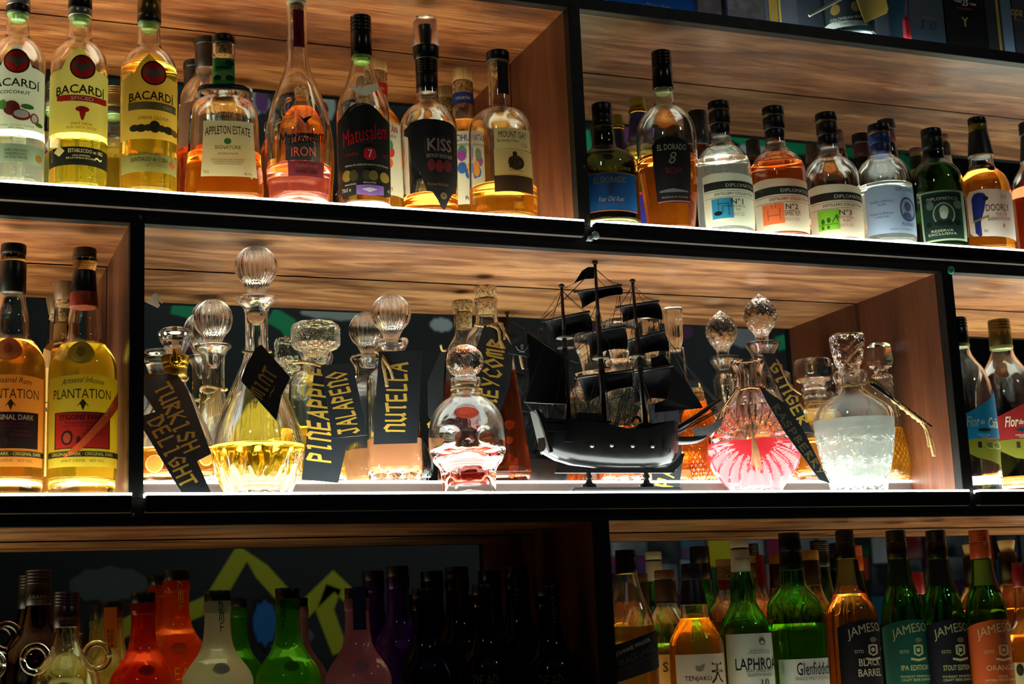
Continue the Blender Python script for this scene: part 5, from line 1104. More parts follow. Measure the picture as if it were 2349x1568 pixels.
# masts
masts = {}
for nm, a, b_, r_ in (('main', (502, 110), (556, 1010), .0034), ('mizzen', (314, 240), (356, 1000), .0032), ('fore', (713, 212), (786, 1020), .0034)):
    A, B = S_(*a), S_(*b_); masts[nm] = (A, B)
    g = MB().tube([A, A.lerp(B, .35)], r_*.72, 9, r2=r_*.95); g.tube([A.lerp(B, .33), B], r_*1.15, 9, r2=r_*1.45)
    v, f = revolve([(0, .006), (.0045, .004), (.0048, 0), (0, -.001)], 10); g.add([Vector(p)+A for p in v], f)
    g.out('mast', MAST, sh, True)
for cx, cy in ((332, 525), (338, 580), (535, 640), (735, 630), (545, 700), (760, 690)):
    c_ = S_(cx, cy); v, f = revolve([(0, .0016), (.0125, .0012), (.0140, -.0010), (0, -.0018)], 16)
    MB().add([Vector(p)+c_ for p in v], f).out('top_platform', pbr((120, 118, 105), .5) if cy in (525, 630, 640) else HUL, sh)
# square sails with their yards: corners in order top near-stern, top near-bow, bottom near-bow, bottom near-stern
def sail(c, dy=(.030, -.028), belly=.020, yard=True, bend=(0, .006), name='sail'):
    (tlx, tly), (trx, try_), (brx, bry), (blx, bly) = c
    TL, TR, BR, BL = S_(tlx, tly, YS+dy[0]), S_(trx, try_, YS+dy[1]), S_(brx, bry, YS+dy[1]*1.1), S_(blx, bly, YS+dy[0]*1.1)
    N = 12; v = []
    nrm = ((TR-TL).cross(BL-TL)).normalized()
    if nrm.x < 0: nrm = -nrm
    for side in (0, 1):
        for i in range(N+1):
            for j in range(N+1):
                s_, t = i/N, j/N
                p = TL.lerp(TR, s_).lerp(BL.lerp(BR, s_), t)
                p = p+nrm*(belly*sin(pi*t)**.8*(.35+.65*sin(pi*s_)))+Vector((0, 0, bend[1]*sin(pi*s_)*t))
                v.append(p+nrm*(.0007*side))
    M = (N+1)**2; f = []
    for i in range(N):
        for j in range(N):
            a = i*(N+1)+j; f.append((a, a+1, a+N+2, a+N+1)); f.append((M+a, M+a+N+1, M+a+N+2, M+a+1))
    for i in range(N):
        for e in ((i*(N+1), (i+1)*(N+1)), ((i+1)*(N+1)+N, i*(N+1)+N)): f.append((e[0], e[1], e[1]+M, e[0]+M))
        for e in ((i+1, i), (N*(N+1)+i, N*(N+1)+i+1)): f.append((e[0], e[1], e[1]+M, e[0]+M))
    MB().add(v, f).out(name, SAIL, sh, True)
    if yard:
        d = (TR-TL)*.05
        MB().tube([TL-d, TL.lerp(TR, .5), TR+d], .0021, 7).out('yard', MAST, sh, True)
    return TL, TR, BR, BL
sail([(395, 266), (640, 232), (655, 282), (428, 362)])
sail([(440, 500), (665, 462), (680, 590), (475, 640)])
sail([(402, 748), (704, 708), (712, 800), (450, 895)])
sail([(632, 352), (850, 320), (880, 425), (655, 440)])
sail([(668, 548), (885, 488), (918, 600), (695, 655)])
sail([(706, 722), (928, 682), (905, 872), (715, 900)])
sail([(215, 430), (460, 380), (488, 490), (275, 560)])
def flat(name, pts, ys, mat=SAIL, th=.0006):
    A = [S_(x, y, Y) for (x, y), Y in zip(pts, ys)]; k = len(A)
    v = [p+Vector((0, -th, 0)) for p in A]+[p+Vector((0, th, 0)) for p in A]
    return MB().add(v, [tuple(range(k)), tuple(range(2*k-1, k-1, -1))]+[(i, i+k, (i+1) % k+k, (i+1) % k) for i in range(k)]).out(name, mat, sh)
flat('spanker_sail', [(118, 498), (325, 635), (337, 893), (240, 892), (112, 885), (132, 780)], [YS+.012, YS, YS, YS+.004, YS+.01, YS+.012])
MB().tube([S_(118, 492, YS+.012), S_(330, 632)], .0018, 6).out('gaff', MAST, sh, True); MB().tube([S_(105, 885, YS+.012), S_(340, 893)], .0018, 6).out('boom', MAST, sh, True)
flat('jib_sail', [(925, 675), (1015, 770), (1108, 918), (1060, 925), (838, 945), (836, 895), (905, 870)], [YS, YS, YS, YS, YS+.004, YS+.004, YS])
flat('stay_sail', [(815, 640), (885, 618), (925, 675), (905, 700), (820, 690)], [YS+.006]*5)
flat('streamer', [(495, 128), (462, 128), (430, 148), (385, 218), (440, 196), (496, 192)], [YS, YS, YS+.004, YS+.01, YS+.006, YS])
fg = flat('stern_flag', [(46, 552), (128, 562), (134, 636), (15, 612)], [YS+.012, YS+.010, YS+.010, YS+.014], pbr((42, 50, 48), .6))
MB().tube([S_(126, 560, YS+.0105), S_(120, 700, YS+.0105)], .0012, 5).out('flag_staff', MAST, sh)
g = MB()
def disc(g, cx, cy, rx, ry, Y):
    n = 12; c_ = S_(cx, cy, Y); e = S_(cx+rx, cy, Y); u = S_(cx, cy-ry, Y)
    g.add([c_]+[c_+(e-c_)*cos(2*pi*i/n)+(u-c_)*sin(2*pi*i/n) for i in range(n)], [(0, 1+i, 1+(i+1) % n) for i in range(n)])
BONE = pbr((205, 205, 185), .6)
disc(g, 92, 572, 10, 11, YS+.0098); disc(g, 92, 585, 7, 8, YS+.0097)
g2 = MB(); disc(g2, 88, 574, 2.6, 3, YS+.0094); disc(g2, 97, 574, 2.6, 3, YS+.0094); disc(g2, 92, 583, 1.5, 2, YS+.0094)
for s_ in (1, -1): g.tube(spline([S_(92-s_*34, 572, YS+.0100), S_(92-s_*20, 594, YS+.0097), S_(92+s_*14, 606, YS+.0097)], 4), .0006, 4)
g.out('skull_emblem', BONE, sh); g2.out('skull_eyes', pbr(K_, .6), sh)
# rigging, one line object per run
rig = [((556, 700), (585, 1050)), ((556, 700), (520, 1010)), ((330, 500), (262, 1040)), ((330, 500), (305, 1060)), ((330, 520), (370, 1000)), ((735, 520), (660, 1052)), ((735, 520), (690, 1052)), ((735, 520), (820, 1010)), ((735, 650), (860, 1005)), ((515, 320), (395, 600)), ((515, 320), (470, 640)), ((515, 330), (600, 620)), ((712, 240), (800, 620)), ((712, 250), (660, 560)), ((928, 682), (770, 1010)), ((704, 708), (830, 1000)), ((402, 748), (300, 980)), ((450, 895), (400, 1000)), ((905, 872), (800, 1010)), ((715, 900), (650, 1050)), ((502, 130), (205, 425)), ((502, 135), (120, 495)), ((508, 140), (640, 225)), ((516, 145), (700, 268)), ((505, 175), (560, 235)), ((314, 255), (130, 495)), ((314, 255), (110, 870)), ((314, 260), (250, 410)), ((320, 262), (455, 378)), ((320, 265), (500, 420)),
       ((318, 250), (502, 130)), ((712, 225), (850, 318)), ((712, 225), (640, 350)), ((714, 230), (890, 480)), ((714, 240), (505, 500)), ((850, 325), (930, 680)), ((640, 235), (590, 480)), ((640, 240), (650, 455)), ((645, 245), (630, 350)),
       ((885, 490), (1170, 872)), ((925, 560), (1190, 880)), ((885, 490), (1105, 915)), ((660, 465), (530, 680)), ((720, 470), (605, 1050)), ((735, 640), (612, 1055)), ((735, 640), (640, 1055)), ((740, 480), (620, 1052)), ((930, 690), (600, 1050)), ((925, 690), (885, 1065)), ((930, 690), (780, 900)),
       ((540, 650), (430, 1000)), ((540, 655), (470, 1010)), ((540, 660), (400, 1075)), ((545, 660), (600, 1045)), ((340, 590), (275, 1070)), ((340, 590), (250, 1000)), ((345, 590), (400, 990)), ((345, 600), (430, 1000)), ((500, 500), (340, 640)), ((470, 640), (360, 650)), ((400, 745), (345, 880)), ((700, 710), (740, 640)),
       ((105, 880), (195, 960)), ((230, 560), (215, 430)), ((245, 560), (235, 430)), ((900, 700), (1010, 900)), ((905, 870), (895, 1060)), ((945, 1060), (1190, 885)), ((760, 700), (700, 1050)), ((555, 700), (500, 1000)), ((715, 800), (560, 880)), ((505, 480), (300, 640)), ((510, 560), (345, 700)), ((880, 420), (750, 630)), ((925, 600), (770, 690)), ((660, 450), (880, 500))]
for i, (a, b_) in enumerate(rig):
    A, B = S_(*a, YS+(.012 if i % 3 == 0 else -.014 if i % 3 == 1 else 0)*(.5 if i % 2 else 1)), S_(*b_, YS+(.02 if i % 3 == 0 else -.024 if i % 3 == 1 else 0)*(.5 if i % 2 else 1))
    m_ = (A+B)/2; m_.z -= .0015+.0015*(i % 4)
    MB().tube(spline([A, m_, B], 4), .00050, 4).out('rigging_line', RIG, sh)
MB().tube(spline([S_(895, 1090, YS-.03), S_(890, 1150, YS-.028), S_(918, 1170, YS-.026), S_(925, 1145, YS-.026)], 5), .0009, 5).out('anchor', pbr((50, 50, 50), .3, .8), sh)
MB().tube(spline([S_(955, 1130, YS-.012), S_(952, 1190, YS-.012), S_(935, 1215, YS-.014), S_(925, 1195, YS-.016)], 5), .0008, 5, lobes=2, twist=2000).out('anchor_chain', pbr((50, 50, 50), .3, .8), sh)
# stand
zb = ZR['r2']; P = S_(340, 1370); Q = S_(955, 1370)
bx('stand_base', (P.x, YS-.026, zb+.0002), (Q.x, YS+.026, zb+.0115), pbr((20, 17, 14), .45), sh, .003)
for cx in (467, 790):
    c_ = S_(cx, 1300); zk = S_(cx, 1262).z-zb
    v, f = revolve([(0, zk), (.004, zk), (.0035, zk-.008), (.006, zk-.012), (.0035, zk-.016), (.006, zk-.022), (.011, zk*.42), (.0125, .014), (.010, .0112), (0, .0112)], 20)
    MB().add([Vector(p)+Vector((c_.x, YS, zb)) for p in v], f).out('spindle', HUL, sh, True)

# ================================================================== ROW 3, left compartment
def cream(lab, cx, yo, hw, bc, milk_glow=.6, capm=None, Y=.075, tilt=0, lett=None, lcol=(200, 210, 60), bodyhw=80, grp=None, dark=False, sh_=1485):
    capm = capm or pbr((20, 17, 16), .35)
    s_ = hw/30.0
    m = glass(bc, .08, 1.45, 0, 40, milk_glow, bc)
    b = Bot('cream_liqueur_bottle', lab, 'bottle', cx, 1500+yo, Y, 'r3', [(1376+yo, 29*s_), (1402+yo, 30*s_), (1404+yo, 28*s_), (1440+yo, 29*s_), (sh_-10+yo, 33*s_), (sh_+15+yo, 44*s_), (sh_+38+yo, 62*s_), (sh_+58+yo, bodyhw*s_*.93), (sh_+78+yo, bodyhw*s_), (sh_+200+yo, bodyhw*s_*.95), (sh_+330+yo, bodyhw*s_*.9)],
        [(1352+yo, 1378+yo, 29*s_, 29*s_, capm, 'cap'), (1376+yo, 1402+yo, 30.4*s_, 30.4*s_, m, 'collar')], m, None, solid=True, seg=48, group=grp)
    if lett:
        b.label(items=[('pen', 'D', lett, 1388+yo, 12*s_, 20*s_, lcol), ('pen', 'M', lett+2, 1412+yo, 14*s_, 20*s_, lcol), ('pen', 'F', lett+3, 1436+yo, 12*s_, 20*s_, lcol)], off=.0012)
    # low relief skull on the shoulder
    b.label(items=[('e', cx+8, sh_+46+yo, 18*s_, 13*s_, tuple(int(c_*.92) for c_ in bc), .0012), ('e', cx+8, sh_+46+yo, 12*s_, 8*s_, bc, .0018)])
    return b
OR = (235, 95, 20)
b = cream('red orange cream liqueur bottle with a plain black cap', 328, 6, 29, (215, 50, 12), .5)
b = cream('tall orange liqueur bottle with yellow letters down its neck, behind the red orange one', 404, -45, 31, OR, .5, Y=.180, bodyhw=66, lett=413, lcol=(225, 215, 40)); 
b.label(items=[('pen', 'EAD', 425, 1545, 50, 26, (225, 200, 40))], off=.001)
0 and cream('orange liqueur bottle mostly hidden behind the tall orange one', 366, -38, 25, OR, .5, Y=.215, bodyhw=66)
cream('grey white cream liqueur bottle with black letters on its neck', 499, 2, 31, (205, 205, 175), .75, lett=507, lcol=(25, 25, 25))
0 and cream('bright lime green liqueur bottle between the grey white and the green one', 549, 16, 22, (160, 245, 20), .8, Y=.175, bodyhw=66)
cream('green cream liqueur bottle with dark letters on its neck', 661, -4, 29, (70, 150, 15), .6, lett=650, lcol=(20, 40, 12))
0 and cream('pale pink liqueur bottle hidden behind the green one', 690, 18, 22, (240, 175, 185), .7, Y=.185, bodyhw=66)
b = cream('mauve pink cream liqueur bottle with a dark neck strip', 821, -4, 29, (205, 140, 150), .75)
b.label(col=(24, 34, 66), x=(810, 838), y=(1345, 1444), tr=.05, name='strip_stamp', off=.0016)
DKP = (60, 25, 90)
for lab, cx, yo, hw, col_, Y, lt, lc in (
    ('purple liqueur bottle with green neck letters', 915, -54, 27, (95, 35, 140), .19, 932, (60, 170, 50)),
    ('navy liqueur bottle in the front row beside the mauve one', 973, -4, 25, (28, 24, 70), .075, None, None),
    ('dark liqueur bottle with orange neck letters', 1052, -52, 28, (34, 20, 20), .195, 1052, (190, 90, 50)),
    ('dark front row liqueur bottle with a shiny collar edge', 1113, -12, 27, (34, 16, 16), .075, 1128, (130, 50, 40)),
    ('dark liqueur bottle with yellow neck letters, nearest the side panel', 1190, -54, 28, (18, 17, 16), .195, 1184, (200, 170, 60)),
    ('dark front row liqueur bottle with dim neck letters, last before the post', 1262, -10, 28, (16, 15, 14), .075, 1270, (110, 80, 50))):
    b = cream(lab, cx, yo, hw, col_, .35, Y=Y, lett=lt, lcol=lc, bodyhw=66 if Y > .1 else 74)
    if 'front row liqueur' in lab: b.label(items=[('pen', 'DEAD', b.cxp(1560), 1560, 60, 24, (110, 95, 50))], off=.001)

KR = pbr((22, 18, 18), .3)
def kr(lab, cx, yo, glassm, capm, Y, liq=None, opened=True, txt=(120, 110, 90)):
    b = Bot('handled_rum_bottle', lab, 'bottle', cx, 1480+yo, Y, 'r3', [(1438+yo, 28), (1460+yo, 30), (1480+yo, 34), (1500+yo, 40), (1515+yo, 54), (1540+yo, 72), (1575+yo, 80), (1640+yo, 82), (1800, 76)],
        [(1357+yo, 1438+yo, 29, 30, capm, 'cap', 5)], glassm, liq, seg=56)
    b.label(items=[('t', 'KRAKEN', cx+4, 1418+yo, 44, 8, txt, {'b': .03}), ('t', 'BLACK SPICED RUM', cx+4, 1427+yo, 40, 4, txt)], r=.0178, off=.0012)
    for sx in (-1, 1):
        c0 = Vector((b.X, b.Y, b.z0))+b.rt*(sx*68*b.k)+Vector((0, 0, b.z(1508+yo)))
        g = MB().tube([c0+b.rt*(sx*28*b.k*cos(t))+Vector((0, 0, 30*b.k*sin(t))) for t in [i*2*pi/24 for i in range(25)]], 7.5*b.k, 10)
        b.part(g, 'ring_handle', glassm, True)
    return b
kr('clear bottle with two glass ring handles and a dark purple cap', 152, 0, glass((250, 252, 225)), pbr((48, 24, 34), .3), .085, (1600, LQ((245, 235, 150))))
kr('dark ribbed cap handled rum bottle behind the clear one', 86, -50, glass((38, 16, 6)), KR, .185)
kr('clear handled bottle cut by the frame edge', -92, 20, glass((245, 250, 235)), pbr((60, 30, 30), .3), .08)
b = Bot('vodka_bottle', 'pale yellow bottle with an orange strip label lettered in two columns', 'bottle', 257, 1500, .185, 'r3', [(1416, 26), (1420, 27), (1432, 26), (1434, 25), (1480, 28), (1500, 36), (1520, 50), (1545, 60), (1780, 60)], [(1378, 1416, 25, 25, pbr((26, 22, 20), .4), 'cap'), (1418, 1446, 22, 20, cork(), 'cork')], glass((250, 245, 175), .05, 1.48, 0, 40, .25, (235, 225, 120)), None)
b.label(col=(230, 130, 30), x=(240, 267), y=(1392, 1486), tr=.3, name='strip_label', off=.001, items=[('t', 'RO\nCK', 254, 1452, 15, 18, K_, {'b': .02}), ('r', 246, 261, 1463, 1464, K_), ('t', 'ST\nAR', 254, 1475, 15, 18, K_, {'b': .02})])
0 and Bot('vodka_bottle', 'pale yellow corked bottle half hidden by the one with the orange strip', 'bottle', 222, 1500, .212, 'r3', [(1420, 22), (1440, 23), (1485, 25), (1510, 38), (1535, 52), (1780, 52)], [(1402, 1420, 22, 22, pbr((26, 22, 20), .4), 'cap'), (1421, 1444, 18, 17, cork(), 'cork')], glass((245, 240, 165)), None)

# ================================================================== ROW 3, other compartment
def wh(nm, lab, cx, prof, caps, gl, liq, labels, Y=.100, **k):
    return Bot(nm, lab, 'bottle', cx, 1480, Y, 'r3', prof+[(1800, prof[-1][1])], caps, gl, liq, labels, **k)
GG = glass((70, 200, 60)); GD = glass((40, 150, 45))
b = wh('whiskey_bottle', 'square whiskey bottle with a slanting black label beside the frame post', 1446, [(1315, 24), (1340, 27), (1375, 36), (1410, 48), (1440, 55), (1470, 57)], [(1261, 1315, 24, 25, pbr((16, 14, 14), .25), 'cap', 2)], CLEAR, (1436, LQ((240, 170, 70))), [], n=3.6, rot=-1.75, depth=1)
b.label(col=(22, 22, 24), tr=.03, top=[(1408, 1482, 1568), (1503, 1443, 1530)], items=[('t', 'JOHNNIE WALKER', 1454, 1484, 80, 11, (190, 185, 175), {'b': .01, 'rot': .40}), ('t', 'BLACK LABEL', 1462, 1502, 84, 14, (70, 66, 62), {'b': .02, 'rot': .40}), ('t', 'BLENDED SCOTCH WHISKY', 1462, 1520, 80, 6, (60, 58, 52), {'rot': .40})], off=.0012)
b = wh('whiskey_bottle', 'golden whisky bottle with a flared black sleeve and a white brush character label', 1597, [(1386, 31), (1400, 31), (1420, 34), (1438, 46), (1465, 60), (1490, 64)], [(1292, 1330, 24, 25, pbr((18, 20, 30), .4), 'cap'), (1330, 1387, 25, 32, pbr((18, 20, 30), .4), 'neck_sleeve')], CLEAR, (1418, LQ((250, 180, 30))), [])
b.label(col=(225, 215, 195), x=(1553, 1664), y=(1500, 1620), tr=.3, items=[('t', 'TENJAKU', 1602, 1557, 62, 13, (50, 40, 36), {'b': .0}), ('t', '天', 1645, 1545, 34, 46, K_, {'b': .02}), ('e', 1605, 1534, 9, 6, (150, 140, 115)), ('s', [(1596, 1526, 1530), (1605, 1530, 1540), (1616, 1522, 1530)], (150, 140, 115))])
b = wh('whiskey_bottle', 'green whisky bottle with a cream cap and white label', 1712, [(1310, 23), (1330, 28), (1350, 30), (1375, 28), (1395, 36), (1420, 52), (1445, 61), (1480, 62)], [(1236, 1256, 21, 21.5, pbr((205, 200, 175), .5), 'cap'), (1256, 1260, 20.5, 20.5, BLACK, 'cap_gap'), (1260, 1311, 21.5, 23, pbr((205, 200, 175), .5), 'capsule')], GG, None, [])
b.label(items=[('t', 'SINCE 1815', 1706, 1281, 38, 6, (60, 60, 50))], r=.0145, off=.0012)
b.label(col=(222, 226, 222), x=(1671, 1776), y=(1453, 1640), tr=.15, items=[('t', 'LAPHROAIG', 1750, 1523, 130, 26, K_, {'b': .01}), ('t', 'ISLAY SINGLE MALT\nSCOTCH WHISKY', 1746, 1543, 70, 17, (40, 60, 50), {'b': .01}), ('t', '10', 1755, 1566, 20, 14, K_), ('e', 1747, 1472, 7, 8, (90, 110, 100)), ('e', 1747, 1474, 4, 4, (222, 226, 222)), ('t', 'BY APPOINTMENT TO HRH\nDISTILLERS OF SCOTCH WHISKY', 1744, 1495, 58, 9, (70, 80, 76))])
b = wh('whiskey_bottle', 'green angular whisky bottle with a black cap and a low white label', 1829, [(1305, 27), (1340, 29), (1350, 34), (1368, 50), (1385, 60), (1400, 61), (1440, 62)], [(1222, 1265, 25, 26, pbr((16, 15, 15), .3), 'cap'), (1265, 1307, 26, 28, pbr((16, 15, 15), .35), 'capsule')], GG, (1430, LQ((200, 220, 90))), [], n=2.6, rot=-1.6)
b.label(col=(220, 224, 226), x=(1792, 1903), y=(1511, 1640), tr=.15, items=[('t', 'Glenfiddich', 1870, 1534, 88, 28, K_, {'b': .0}), ('t', 'SINGLE MALT SCOTCH', 1866, 1556, 84, 7, (120, 110, 80)), ('t', '70cl 40% Vol', 1800, 1530, 6, 26, (120, 120, 100))])
def jam(lab, cx, capm, gl, lc, edition, ecol=(225, 225, 190), liq=None, neck=None, capw=23, strip=(70, 80, 30), x=(0, 0), Y=.1, bw=50, sub='WHISKEY FINISHED IN\nCRAFT BEER BARRELS'):
    b = wh('whiskey_bottle', lab, cx, [(1280, 23), (1310, 25), (1345, 30), (1372, 42), (1395, bw-4), (1420, bw), (1470, bw)], [(1216, 1281, capw, capw+1, capm, 'cap', 6)], gl, liq, [], Y=Y, group='arched label whiskeys')
    if neck: b.label(col=neck, x=(cx-34, cx+12), y=(1283, 1342), tr=.15, name='neck_label', off=.0008)
    if strip: b.label(col=strip, top=[(cx+3, 1284, 1352), (cx+12, 1283, 1360), (cx+22, 1284, 1358)], tr=.15, name='strip_stamp', off=.0016, items=[('t', 'IRISH', cx+10, 1310, 5, 34, K_)])
    x0, x1 = x; m = (x0+x1)/2+18
    b.label(col=lc, top=[(x0, 1438, 1640), (x0+25, 1427, 1640), (x0+55, 1421, 1640), (x1, 1422, 1640)], tr=.12, items=[
        ('t', 'JAMESON', m, 1452, 108, 26, ecol, {'b': .03, 'arch': 9, 'rot': .10}), ('t', 'ESTD', m-24, 1494, 20, 7, ecol), ('t', '1780', m+34, 1491, 18, 7, ecol), ('s', [(m-4, 1480, 1500), (m+6, 1478, 1506), (m+16, 1480, 1500)], ecol), ('s', [(m, 1484, 1498), (m+6, 1482, 1502), (m+12, 1484, 1498)], lc), ('e', m+6, 1491, 4, 5, ecol), ('e', m+6, 1468, 7, 6, tuple(int(q*.6) for q in ecol)), ('s', [(m-10, 1508, 1513), (m+6, 1511, 1517), (m+22, 1508, 1513)], ecol),
        ('t', edition, m+2, 1531, 66 if '\n' not in edition else 62, 12 if '\n' not in edition else 40, ecol, {'b': .03})]+([('t', sub, m+6, 1555, 78, 13, ecol, {'b': .02})] if '\n' not in edition else []))
    return b
jam('amber whiskey bottle with a dark cap, gold neck and black label', 1958, pbr((30, 24, 20), .35), CLEAR, (26, 26, 34), 'BLACK\nBARREL', (215, 205, 180), (1363, LQ((240, 150, 50))), (170, 140, 60), 21, (26, 24, 22), (1929, 2024), bw=60)
jam('green whiskey bottle with a black cap and a green label', 2077, pbr((18, 17, 17), .3), GD, (20, 84, 74), 'IPA EDITION', (190, 205, 150), None, (20, 44, 30), x=(2032, 2130), Y=.135)
jam('green whiskey bottle with a black cap and a navy label', 2170, pbr((17, 16, 17), .3), GD, (26, 28, 42), 'STOUT EDITION', (190, 205, 150), None, (24, 22, 22), x=(2128, 2226), Y=.105)
jam('green whiskey bottle with an orange cap and an orange label', 2270, pbr((190, 75, 25), .4), GD, (200, 90, 40), 'ORANGE', (225, 200, 150), None, (120, 140, 40), strip=(120, 55, 25), x=(2230, 2322), Y=.066, sub='LIQUEUR\nNATURAL ORANGE FLAVOUR')
# second row at the mirror
for lab, cx, pr, cp, gl_, lq, lb in (
    ('amber bottle with a brown band behind the slanting black label', 1534, [(1328, 24), (1385, 25), (1400, 34), (1425, 50), (1440, 54)], [(1307, 1326, 24, 24, pbr((120, 70, 40), .5), 'cap'), (1332, 1384, 25, 26, pbr((80, 50, 32), .5), 'capsule')], CLEAR, (1475, LQ((245, 180, 80))), [dict(col=(225, 170, 90), x=(1500, 1560), y=(1500, 1640), tr=.3, items=[('t', 'S', 1527, 1529, 12, 22, (90, 50, 30), {'b': .02})])]),
    ('clear bottle with a cork and a red strip stamp behind the green cream capped one', 1742, [(1292, 22), (1310, 22), (1370, 26), (1385, 44), (1410, 56), (1440, 58)], [(1274, 1292, 20, 20, pbr((190, 150, 80), .6), 'cork'), (1293, 1322, 18, 17, cork(), 'cork')], glass((252, 235, 215)), (1420, LQ((245, 160, 90))), [dict(col=(180, 30, 30), x=(1736, 1756), y=(1272, 1345), tr=.2, name='strip_stamp')]),
    ('brown capped amber whisky behind the angular green bottle', 1872, [(1300, 22), (1345, 25), (1370, 30), (1400, 50), (1430, 54)], [(1262, 1285, 22, 22, pbr((190, 130, 50), .5), 'cap'), (1285, 1342, 23, 24, pbr((48, 26, 18), .4), 'capsule')], glass((245, 170, 90)), None, []),
    ('black topped bottle with a flared pale cork by the edge of the view', 2332, [(1270, 21), (1320, 22), (1345, 26), (1380, 46), (1420, 54)], [(1239, 1268, 20, 15, pbr((215, 185, 120), .6), 'cork'), (1266, 1340, 21, 22, BLACK, 'capsule')], glass((245, 190, 90)), (1395, LQ((245, 150, 40))), [])):
    wh('whiskey_bottle', lab, cx, pr, cp, gl_, lq, lb, Y=.205, seg=36)
b = wh('whiskey_bottle', 'round bottle with a dark red wax cap, cut by the edge of the view', 2362, [(1342, 22), (1420, 26), (1450, 44), (1480, 60)], [(1290, 1345, 22, 24, pbr((130, 15, 25), .35), 'wax_cap')], CLEAR, (1455, LQ((245, 165, 40))), [dict(col=(225, 215, 180), x=(2318, 2400), y=(1518, 1640), tr=.3, items=[('e', 2342, 1535, 8, 14, (60, 50, 40))])], Y=.100)

# ================================================================== top shelf: gift boxes and one bottle
def gbox(lab, x0, x1, Y, h, mat, py=40, name='gift_box', d=.08, extra=None):
    a = at(x0, py, Y); b_ = at(x1, py, Y); z0 = ZR['r0']
    r_ = root(name, lab, 'box', ((a.x+b_.x)/2, Y+d/2, z0-.0005))
    bx('carton', (a.x, Y, z0-.0009), (b_.x, Y+d, z0+h), mat, r_, .001)
    if extra: extra(r_, a.x, b_.x, Y, z0)
    return r_
def edge(c, w0, w1):
    return lambda r_, a, b_, Y, z0: bx('gold_edge', (b_+w0, Y-.0006, z0), (b_+w1, Y+.0004, z0+.25), c, r_)
def onface(r_, Y, items):
    by = {}
    for it in items:
        g = by.setdefault(it[6], MB()); v, f = text_mesh(it[1], it[7] if len(it) > 7 else 0, it[8] if len(it) > 8 else 0)
        c_ = at(it[2], it[3], Y-.0012); k = c_.y; s_ = proj(c_)[2]/F
        g.add([(c_.x+p[0]*it[4]*s_/cos(YAW)*.95, Y-.0009, c_.z+p[1]*it[5]*s_*1.05) for p in v], f)
    for c_, g in by.items(): g.out('lettering', paper(c_, 0), r_)
gb = gbox('bright blue gift box with white script, on the top shelf', 1395, 1590, .020, .26, pbr((5, 120, 235), .6, 0, .2), 10)
onface(gb, .020, [('t', '~Dictador~', 1508, 14, 80, 12, (220, 225, 230), 0, .4)])
gbox('dark maroon gift box beside the blue one', 1600, 1662, .040, .26, pbr((26, 16, 18), .4), 20)
gbox('blue black gift box with a pale edge', 1668, 1757, .030, .26, pbr((16, 26, 36), .35), 20)
gbox('grey gift box with wide gold edges behind the labelled bottle', 1763, 2066, .108, .27, pbr((62, 68, 76), .4), 40, d=.07, extra=lambda r_, a, b_, Y, z0: (bx('gold_edge', (a+.002, Y-.0006, z0), (a+.020, Y+.0004, z0+.25), GOLDP, r_), bx('gold_edge', (a+.0225, Y-.0012, z0), (a+.026, Y-.0002, z0+.25), pbr((190, 160, 60), .4, .4), r_), bx('gold_edge', (b_-.006, Y-.0006, z0), (b_-.001, Y+.0004, z0+.25), GOLDP, r_)))
gb = gbox('dark teal gift box with thin gold scrollwork', 2088, 2168, .045, .26, pbr((22, 44, 54), .35), 60, d=.058)
onface(gb, .045, [('t', '~ Reserva ~', 2128, 40, 50, 8, (120, 100, 60), 0, .4), ('t', 'S  O', 2130, 58, 44, 20, (20, 30, 34), 0, .4)])
gb = gbox('black gift box marked 25 years with a gold crest', 2172, 2262, .045, .26, pbr((12, 12, 13), .2, 0, .5, .5), 60)
onface(gb, .045, [('t', 'AGED', 2198, 2, 20, 6, (210, 210, 200)), ('t', '25', 2214, 6, 17, 14, (210, 210, 200), 0, .2), ('t', 'YEARS', 2232, 10, 18, 5, (210, 210, 200)), ('t', 'RUM FROM BARBADOS', 2212, 20, 44, 4, (150, 60, 40)), ('t', 'Y', 2214, 50, 18, 22, (150, 120, 50), .05)])
gbox('green black gift box with a gold edge between the black and the slate one', 2266, 2300, .050, .26, pbr((20, 28, 28), .3), 80, extra=edge(GOLDP, -.010, -.004))
gbox('slate blue narrow gift box', 2302, 2326, .050, .26, pbr((74, 92, 104), .4), 80)
gb = gbox('dark gift box with gold letters, cut by the frame edge', 2328, 2420, .050, .26, pbr((30, 32, 38), .35), 80)
onface(gb, .050, [('t', 'opa', 2332, 32, 32, 22, (150, 125, 60), .02, .3), ('t', 'Reserve', 2336, 45, 26, 6, (120, 90, 50), 0, .3)])
b = Bot('rum_bottle', 'dark bottle lettered Colombian rum with a cream hang tag on the top shelf', 'bottle', 1944, 30, .062, 'r0', [(-500, 20), (-420, 22), (-380, 50), (-350, 60), (30, 60), (72, 58)], [(-540, -500, 22, 22, BLACK, 'cap')], glass((110, 130, 125)), None, [])
b.label(col=(34, 44, 46), top=[(1893, -60, 40), (1905, -60, 54), (1925, -60, 59), (1965, -60, 61), (1985, -60, 55)], tr=.05, items=[('e', 1919, 17, 11, 12, (150, 125, 60)), ('e', 1965, 16, 11, 12, (150, 125, 60)), ('t', 'COLOMBIAN RUM', 1943, 38, 76, 7, (215, 215, 200), {'b': .02, 'arch': -3})])
b.label(col=(205, 215, 200), top=[(1896, 44, 52), (1908, 43, 58), (1950, 47, 61), (1988, 48, 58)], tr=.3, name='lower_label', off=.0008, items=[('t', '1923   2012', 1945, 47, 60, 5, (40, 70, 50), {'s': .3}), ('t', '318/500', 1945, 53, 30, 5, (40, 70, 50), {'s': .3})])
Cc = at(1960, 10, .012)
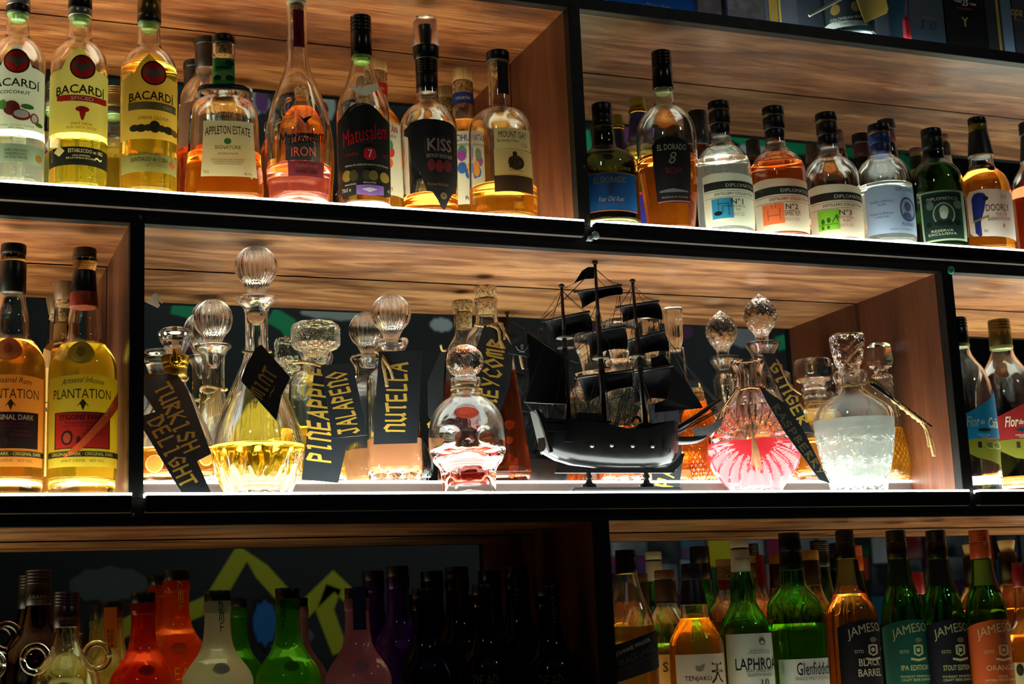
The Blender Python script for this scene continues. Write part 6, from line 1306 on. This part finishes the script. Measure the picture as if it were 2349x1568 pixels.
tg = root('hang_tag', 'cream hang tag on a pale cord in front of the dark labelled bottle', 'tag', tuple(Cc))
P = [at(x, y, .012-.0006) for x, y in ((1962, -10), (2030, -10), (2038, 20), (2034, 30), (1990, 50), (1985, 52), (1980, 40))]; k = len(P)
MB().add(P+[p+Vector((0, .0012, 0)) for p in P], [tuple(range(k)), tuple(range(2*k-1, k-1, -1))]+[(i, i+k, (i+1) % k+k, (i+1) % k) for i in range(k)]).out('card', paper((225, 205, 130), .5), tg)
MB().tube([at(1856, 36, .016), at(1890, 18, .013), at(1932, -4, .012), at(1962, -8, .0118)], .0024, 7, lobes=3, twist=850).out('cord', pbr((220, 215, 180), .8), tg, True)
ts = root('tassel', 'red tassel hanging between the grey and teal gift boxes', 'tassel', tuple(at(2078, 60, .035)))
MB().tube([at(2078, -20, .035), at(2078, 42, .035)], .0009, 5).out('cord', pbr((180, 50, 50), .7), ts)
MB().tube([at(2077, 40, .035), at(2078, 50, .035), at(2081, 78, .035), at(2082, 90, .035)], .0042, 14, r2=.0062, lobes=7, twist=0).out('threads', pbr((190, 40, 45), .8), ts, True)

# small things stuck on the frame
def hook(lab, px, py, r, col, nm, dx=0, dy=0, parts=1):
    P = at(px, py, -.0185); t = root(nm, lab, 'hook' if nm == 'hook' else 'putty', tuple(P))
    v, f = revolve([(0, .006), (r*.8, .0052), (r, .0035), (r*.86, .0008), (r*.35, -.0005), (r*.3, -.010), (0, -.010)], 24)
    MB().add([Vector((p[0], -p[2], p[1]))+P for p in v], f).out('head', pbr(col, .3, 0, .5, .3), t, True)
    return t
hook('white round plastic hook, larger of two at the corner of the frame', 1364, 541, .0068, (215, 225, 215), 'hook')
hook('smaller white plastic hook at the frame corner below the post', 1352, 548, .0048, (200, 212, 205), 'hook')
P = at(2181, 619, -.002)
pt_ = root('putty_blob', 'green blob of putty stuck on the black frame', 'putty', tuple(P))
v, f = revolve([(0, .0035), (.004, .0032), (.0066, .0018), (.0074, 0), (0, 0)], 20, mod=lambda th, z, r: 1+.06*sin(2*th)+.05*sin(3*th+1))
MB().add([Vector((p[0], -p[2], p[1]))+P for p in v], f).out('blob', pbr((10, 150, 115), .35, 0, .5, .4), pt_, True)
P = at(355, 690, D-.0008)
st = root('sticker_scrap', 'torn scrap of white sticker left on the mirror by the post', 'sticker', tuple(P))
q = [at(x, y, D-.0008) for x, y in ((357, 671), (376, 690), (372, 696), (361, 688), (367, 700), (363, 706), (334, 692), (336, 685), (344, 689), (349, 676))]; k = len(q)
MB().add(q+[p+Vector((0, .0006, 0)) for p in q], [tuple(range(k)), tuple(range(2*k-1, k-1, -1))]+[(i, i+k, (i+1) % k+k, (i+1) % k) for i in range(k)]).out('scrap', paper((215, 205, 190), .3), st)
for o in bpy.data.objects:
    if '_o' in o: del o['_o']
